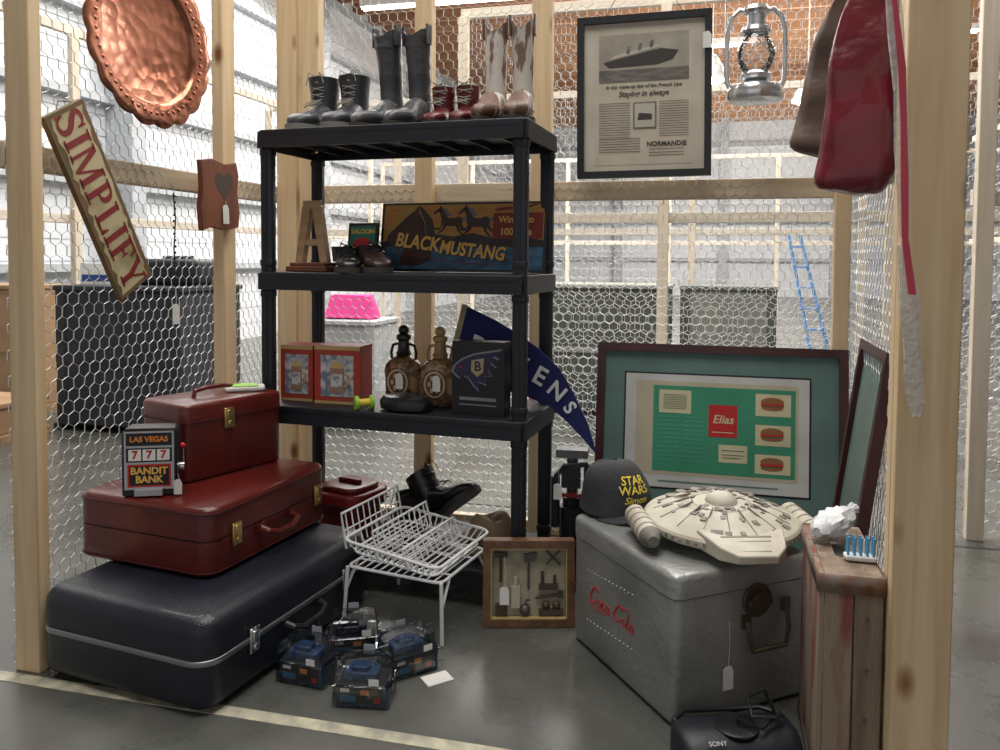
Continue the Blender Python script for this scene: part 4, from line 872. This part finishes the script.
def serifs(mb,word,h,gap,y,B=.02):
    W={'S':.62,'I':.36,'M':1.0,'P':.66,'L':.64,'F':.62,'Y':.80}
    tot=sum(W[c]*h for c in word)+gap*(len(word)-1); x=-tot/2
    for c in word:
        w=W[c]*h; cx=x+w/2; b0=-h/2
        def bx_(x0,x1,z0,z1): mb.rect(cx+x0*h,cx+x1*h,b0+z0*h,b0+z1*h,y)
        def pl_(p): mb.poly([(cx+a*h,b0+b_*h) for a,b_ in p],y)
        if c=='I': bx_(-.095,.095,0,1); bx_(-.18,.18,0,.07); bx_(-.18,.18,.93,1)
        if c=='M':
            bx_(-.43,-.33,0,1); bx_(.25,.43,0,1); bx_(-.50,-.26,0,.07); bx_(.18,.50,0,.07); bx_(-.50,-.30,.93,1); bx_(.3,.50,.93,1)
            pl_([(-.43,1),(-.24,1),(.03,.22),(-.05,.0)]); pl_([(-.05,.0),(.03,.22),(.28,1),(.36,1),(.03,.0)])
        if c in 'PFL':
            s0=-.22; bx_(s0,s0+.18,0,1); bx_(s0-.09,s0+.29,0,.07); bx_(s0-.09,s0+.2,.93,1)
        if c=='P':
            T_=[math.pi*k/10 for k in range(11)]
            o_=[(.0+.31*math.sin(t),.72+.28*math.cos(t)) for t in T_]; i_=[(.0+.14*math.sin(t),.72+.20*math.cos(t)) for t in T_]
            for k in range(10): pl_([o_[k],o_[k+1],i_[k+1],i_[k]])
            bx_(-.08,.0,.92,1); bx_(-.08,.0,.44,.52)
        if c=='L': bx_(-.1,.32,0,.08); pl_([(.32,0),(.32,.30),(.27,.30),(.18,.08)])
        if c=='F': bx_(-.1,.30,.92,1); pl_([(.30,1),(.30,.72),(.25,.72),(.16,.92)]); bx_(-.1,.14,.47,.55); bx_(.11,.16,.38,.65)
        if c=='Y':
            pl_([(-.36,1),(-.17,1),(.09,.48),(-.09,.42)]); pl_([(.09,.48),(.0,.42),(.25,1),(.33,1)]); bx_(-.09,.09,0,.47); bx_(-.17,.17,0,.07); bx_(-.42,-.12,.93,1); bx_(.18,.42,.93,1)
        if c=='S':
            ctr=spline([(.22,.78),(.14,.93),(-.02,.965),(-.17,.88),(-.19,.74),(-.06,.60),(.10,.48),(.21,.33),(.19,.14),(.03,.035),(-.14,.07),(-.24,.24)],4); N=len(ctr); L_=[];R_=[]
            for k,(a,b_) in enumerate(ctr):
                p=ctr[max(k-1,0)]; q=ctr[min(k+1,N-1)]; dx,dz=q[0]-p[0],q[1]-p[1]; l_=math.hypot(dx,dz) or 1; hw=.034+.066*math.sin(math.pi*k/(N-1))**2
                L_.append((a-dz/l_*hw,b_+dx/l_*hw)); R_.append((a+dz/l_*hw,b_-dx/l_*hw))
            for k in range(N-1): pl_([L_[k],L_[k+1],R_[k+1],R_[k]])
            bx_(.19,.25,.70,1); bx_(-.27,-.21,0,.30)
        x+=w+gap
serifs(m,'SIMPLIFY',.096,.0055,-.0095)
m.obj('board',[OLV,CRM,mat('barn_red_letters',(.24,.02,.02),.6)],sgn,smooth=0)
m=MB(); m.tube([(-.265,.004,-.02),(-.28,.03,.03),(-.265,.0,.06)],.0015,4); m.obj('wire_loop',IR,sgn)
hp=E('wooden_plaque','reddish wooden plaque with a dark heart and white tag','plaque',(*LW(.80,.065),1.138),0,rot=(0,-3,LZ))
m=MB(); m.prism([(-.11,0),(-.06,.012),(.02,.0),(.10,.008),(.11,.06),(.10,.13),(.112,.19),(.10,.235),(.03,.225),(-.04,.24),(-.105,.232),(-.10,.15),(-.115,.08)],-.009,.009); m.obj('board',mat('cedar_wood',(.22,.065,.025),.5,col2=(.13,.035,.015),mp=(20,20,3),nscale=1.2),hp,bevel=.003)
m=MB(); pts=[]
for k in range(28):
    t_=2*math.pi*k/28; pts.append((.0034*16*math.sin(t_)**3+.02,.155+.0034*(13*math.cos(t_)-5*math.cos(2*t_)-2*math.cos(3*t_)-math.cos(4*t_))))
m.poly(pts,-.0095); m.obj('heart',DW,hp,smooth=0)
tag(hp,0.02,-.012,.10,.02,s=1.3)
hn=E('hanging_chain','thin dark chain with a white tag hanging on the wire','chain',(*LW(.60,.03),1.25),LZ)
m=MB(); m.tube([(0,0,0),(.004,-.005,-.08),(-.004,-.004,-.18),(.003,-.004,-.30)],.0022,5)
for k in range(14): m.sph((.003*math.sin(k),-.004,-.02*k-.01),.0045,8)
m.obj('chain',BLACK,hn); tag(hn,.003,-.004,-.30,.06,s=1.3)
# ------------------------------------------------------------------ soda crate on end
CW=mat('worn_crate_wood',(.30,.235,.17),.85,col2=(.17,.12,.09),mp=(22,22,2.5),nscale=1.2,bump=.5,bscale=8); CWR=mat('faded_red_crate_paint',(.29,.225,.165),.85,col2=(.23,.075,.055),mp=(9,9,1.8),nscale=1.6,lo=.46,hi=.58,bump=.4,bscale=20)
sc=E('wooden_crate','worn wooden bottle crate with metal bands standing on end','crate',(.722,1.665,0),-15)
for y0,y1 in ((-.15,-.052),(-.049,.049),(.052,.15)):
    m=MB(); m.box(-.058,-.048,y0,y1,0,.44); m.obj('slat',CWR,sc,bevel=.002)
m=MB(); m.box(-.048,.004,-.15,-.138,.012,.428); m.obj('side_board',CWR,sc,bevel=.002)
m=MB(); m.box(.007,.058,-.15,-.138,.012,.428); m.obj('side_board',CW,sc,bevel=.002)
m=MB(); m.box(-.048,.058,.138,.15,.012,.428); m.obj('side_board',CW,sc,bevel=.002)
m=MB(); m.box(-.048,.058,-.15,.15,0,.012); m.obj('end_board',CW,sc,bevel=.002)
m=MB(); m.box(-.048,.058,-.15,.15,.428,.44); m.m=1; m.rbox(.03,.09,.4402,.4408,.014,.0002); m.obj('end_board',[CW,BLACK],sc,bevel=0)
for z in (.15,.29):
    m=MB(); m.box(-.047,.055,-.137,.137,z-.004,z+.004); m.obj('divider',CW,sc)
RUST=mat('rusty_band',(.30,.28,.26),.5,.7,col2=(.22,.10,.05),nscale=20)
for z0,z1 in ((.405,.443),(0,.03)):
    m=MB(); m.loft([[(x,y,z0) for x,y in rrect(.122,.306,.002,1)],[(x,y,z1) for x,y in rrect(.122,.306,.002,1)]],cap=False)
    o=m.obj('metal_band',RUST,sc); sd=o.modifiers.new('t','SOLIDIFY'); sd.thickness=.0015
for k in range(4):
    m=MB(); m.sph((.03,-.1505,.06+.1*k),.004,8); m.obj('nail',IR,sc)
m=MB(); rb_=random.Random(12); rings=[]
for i in range(11):
    f=i/10; rad=.028*(math.sin(math.pi*min(1,.08+f*1.0))**.6 if f<.92 else .45); ring=[]
    for k in range(18):
        a_=2*math.pi*k/18; q=rad*(1+rb_.uniform(-.20,.20)); ring.append((q*1.25*math.cos(a_),-.065+.14*f+rb_.uniform(-.004,.004),max(.001,.022+.030*f+q*.85*math.sin(a_))))
    rings.append(ring)
m.loft(rings); m.obj('plastic_bag',mat('crumpled_white_plastic',(.68,.70,.72),.25,bump=.5,bscale=60),loc=(.735,1.73,.444),rot=(0,0,-55),smooth=30,label='crumpled white plastic bag on top of the crate',cat='bag')
br=E('brush','clear brush with blue bristles on top of the crate','brush',(.735,1.60,.4435),-15)
m=MB(); m.rbox(.062,.030,0,.010,.008,.003); m.obj('base',mat('pale_base',(.7,.72,.72),.3),br)
m=MB()
for k in range(5):
    x=-.024+.012*k; m.cyl((x,-.008,.01),(x+.001,-.01,.048),.0026,n=6); m.cyl((x,.008,.01),(x+.001,.01,.046),.0026,n=6)
m.obj('bristles',mat('blue_bristles',(.10,.38,.65),.4),br,kind='stuff')
# radio
ra=E('portable_radio','flat black portable stereo radio on the concrete floor','radio',(.500,1.630,0),6)
ra.scale=(.84,.84,.76)
m=MB(); 
prof=[(-.085,0),(.085,0),(.09,.03),(.085,.08),(.05,.10),(-.03,.102),(-.075,.075),(-.09,.03)]
rings=[]
for x,sc_ in ((-.15,.62),(-.142,.86),(-.12,.98),(-.06,1),(.06,1),(.12,.98),(.142,.86),(.15,.62)):
    rings.append([(x,y*sc_,.05+(z-.05)*(sc_*.5+.5) if z>0.0 else 0) for y,z in prof])
m.loft(rings); m.obj('body',BLK,ra,smooth=50)
SPK=mat('speaker_mesh',(.04,.04,.045),.7,bump=.6,bscale=250)
for sx in (-1,1):
    m=MB(); m.cyl((sx*.095,-.078,.05),(sx*.095,-.088,.048),.036,.034,n=24); m.obj('speaker_grille',SPK,ra)
m=MB(); m.lathe([(.055,.1),(.055,.105),(.045,.108),(.01,.109)],28); m.obj('disc_lid',BLACK,ra)
m=MB(); m.tube([(-.13,.02,.085),(-.14,.06,.09),(-.10,.095,.09),(.10,.095,.09),(.14,.06,.09),(.13,.02,.085)],.007,8); m.obj('handle',BLK,ra)
m=MB(); m.T=Matrix.Translation((-.07,-.058,.0935))@Matrix.Rotation(R(30),4,'X'); m.text('SONY',.017,Matrix.Translation((0,0,.003)),bold=.0003); m.obj('lettering',mat('silver_print',(.45,.45,.45),.4),ra,smooth=0)
m=MB(); m.tube([(.10,.03,.095),(.12,0,.125),(.09,-.03,.14),(.04,0,.125),(.05,.05,.15),(.10,.06,.16),(.13,.03,.07),(.135,.01,.06),(.14,-.02,.03)],.005,6); m.tube([(.02,.03,.11),(.0,0,.125),(.05,-.04,.118),(.11,.0,.13)],.005,6); m.obj('power_cord',BLACK,ra)
# ------------------------------------------------------------------ lights & camera
def area(loc,size,e,rot=(0,0,0),col=(1,.97,.92)):
    l=bpy.data.lights.new('a','AREA'); l.energy=e; l.size=size; l.color=col
    o=bpy.data.objects.new('lamp_and_fill_glow',l); o.location=loc; o.rotation_euler=[R(a) for a in rot]; COL.objects.link(o); return o
area((-.3,1.2,4.5),2.2,112); area((.5,3.6,4.5),2.0,110); area((-2.5,5,4.5),2.5,165); area((2.5,6,4.5),2.5,210); area((0,10,4.5),3,340); area((4,12,4.5),3,400); area((-3.0,9,4.3),3,200); area((5,18,4.5),3,400)
area((4,12,2.6),5,380,rot=(180,0,0),col=(1,.93,.84)); area((6,19,2.6),5,260,rot=(180,0,0),col=(1,.93,.84))  # added upward fill without any fixture, brightens the timber ceiling
w=bpy.data.worlds.new('World'); bpy.context.scene.world=w; w.use_nodes=True
w.node_tree.nodes['Background'].inputs[0].default_value=(.95,.97,1,1); w.node_tree.nodes['Background'].inputs[1].default_value=.60
bpy.context.scene.view_settings.view_transform='Standard'
cam=bpy.data.cameras.new('camera'); co_=bpy.data.objects.new('camera',cam); COL.objects.link(co_)
cam.sensor_width=36; cam.lens=28.8; cam.shift_y=-.082; cam.clip_end=100
co_.matrix_world=Matrix.Translation((0,0,1.05))@Matrix.Rotation(R(87.5),4,'X')@Matrix.Rotation(R(.4),4,'Z')
bpy.context.scene.camera=co_
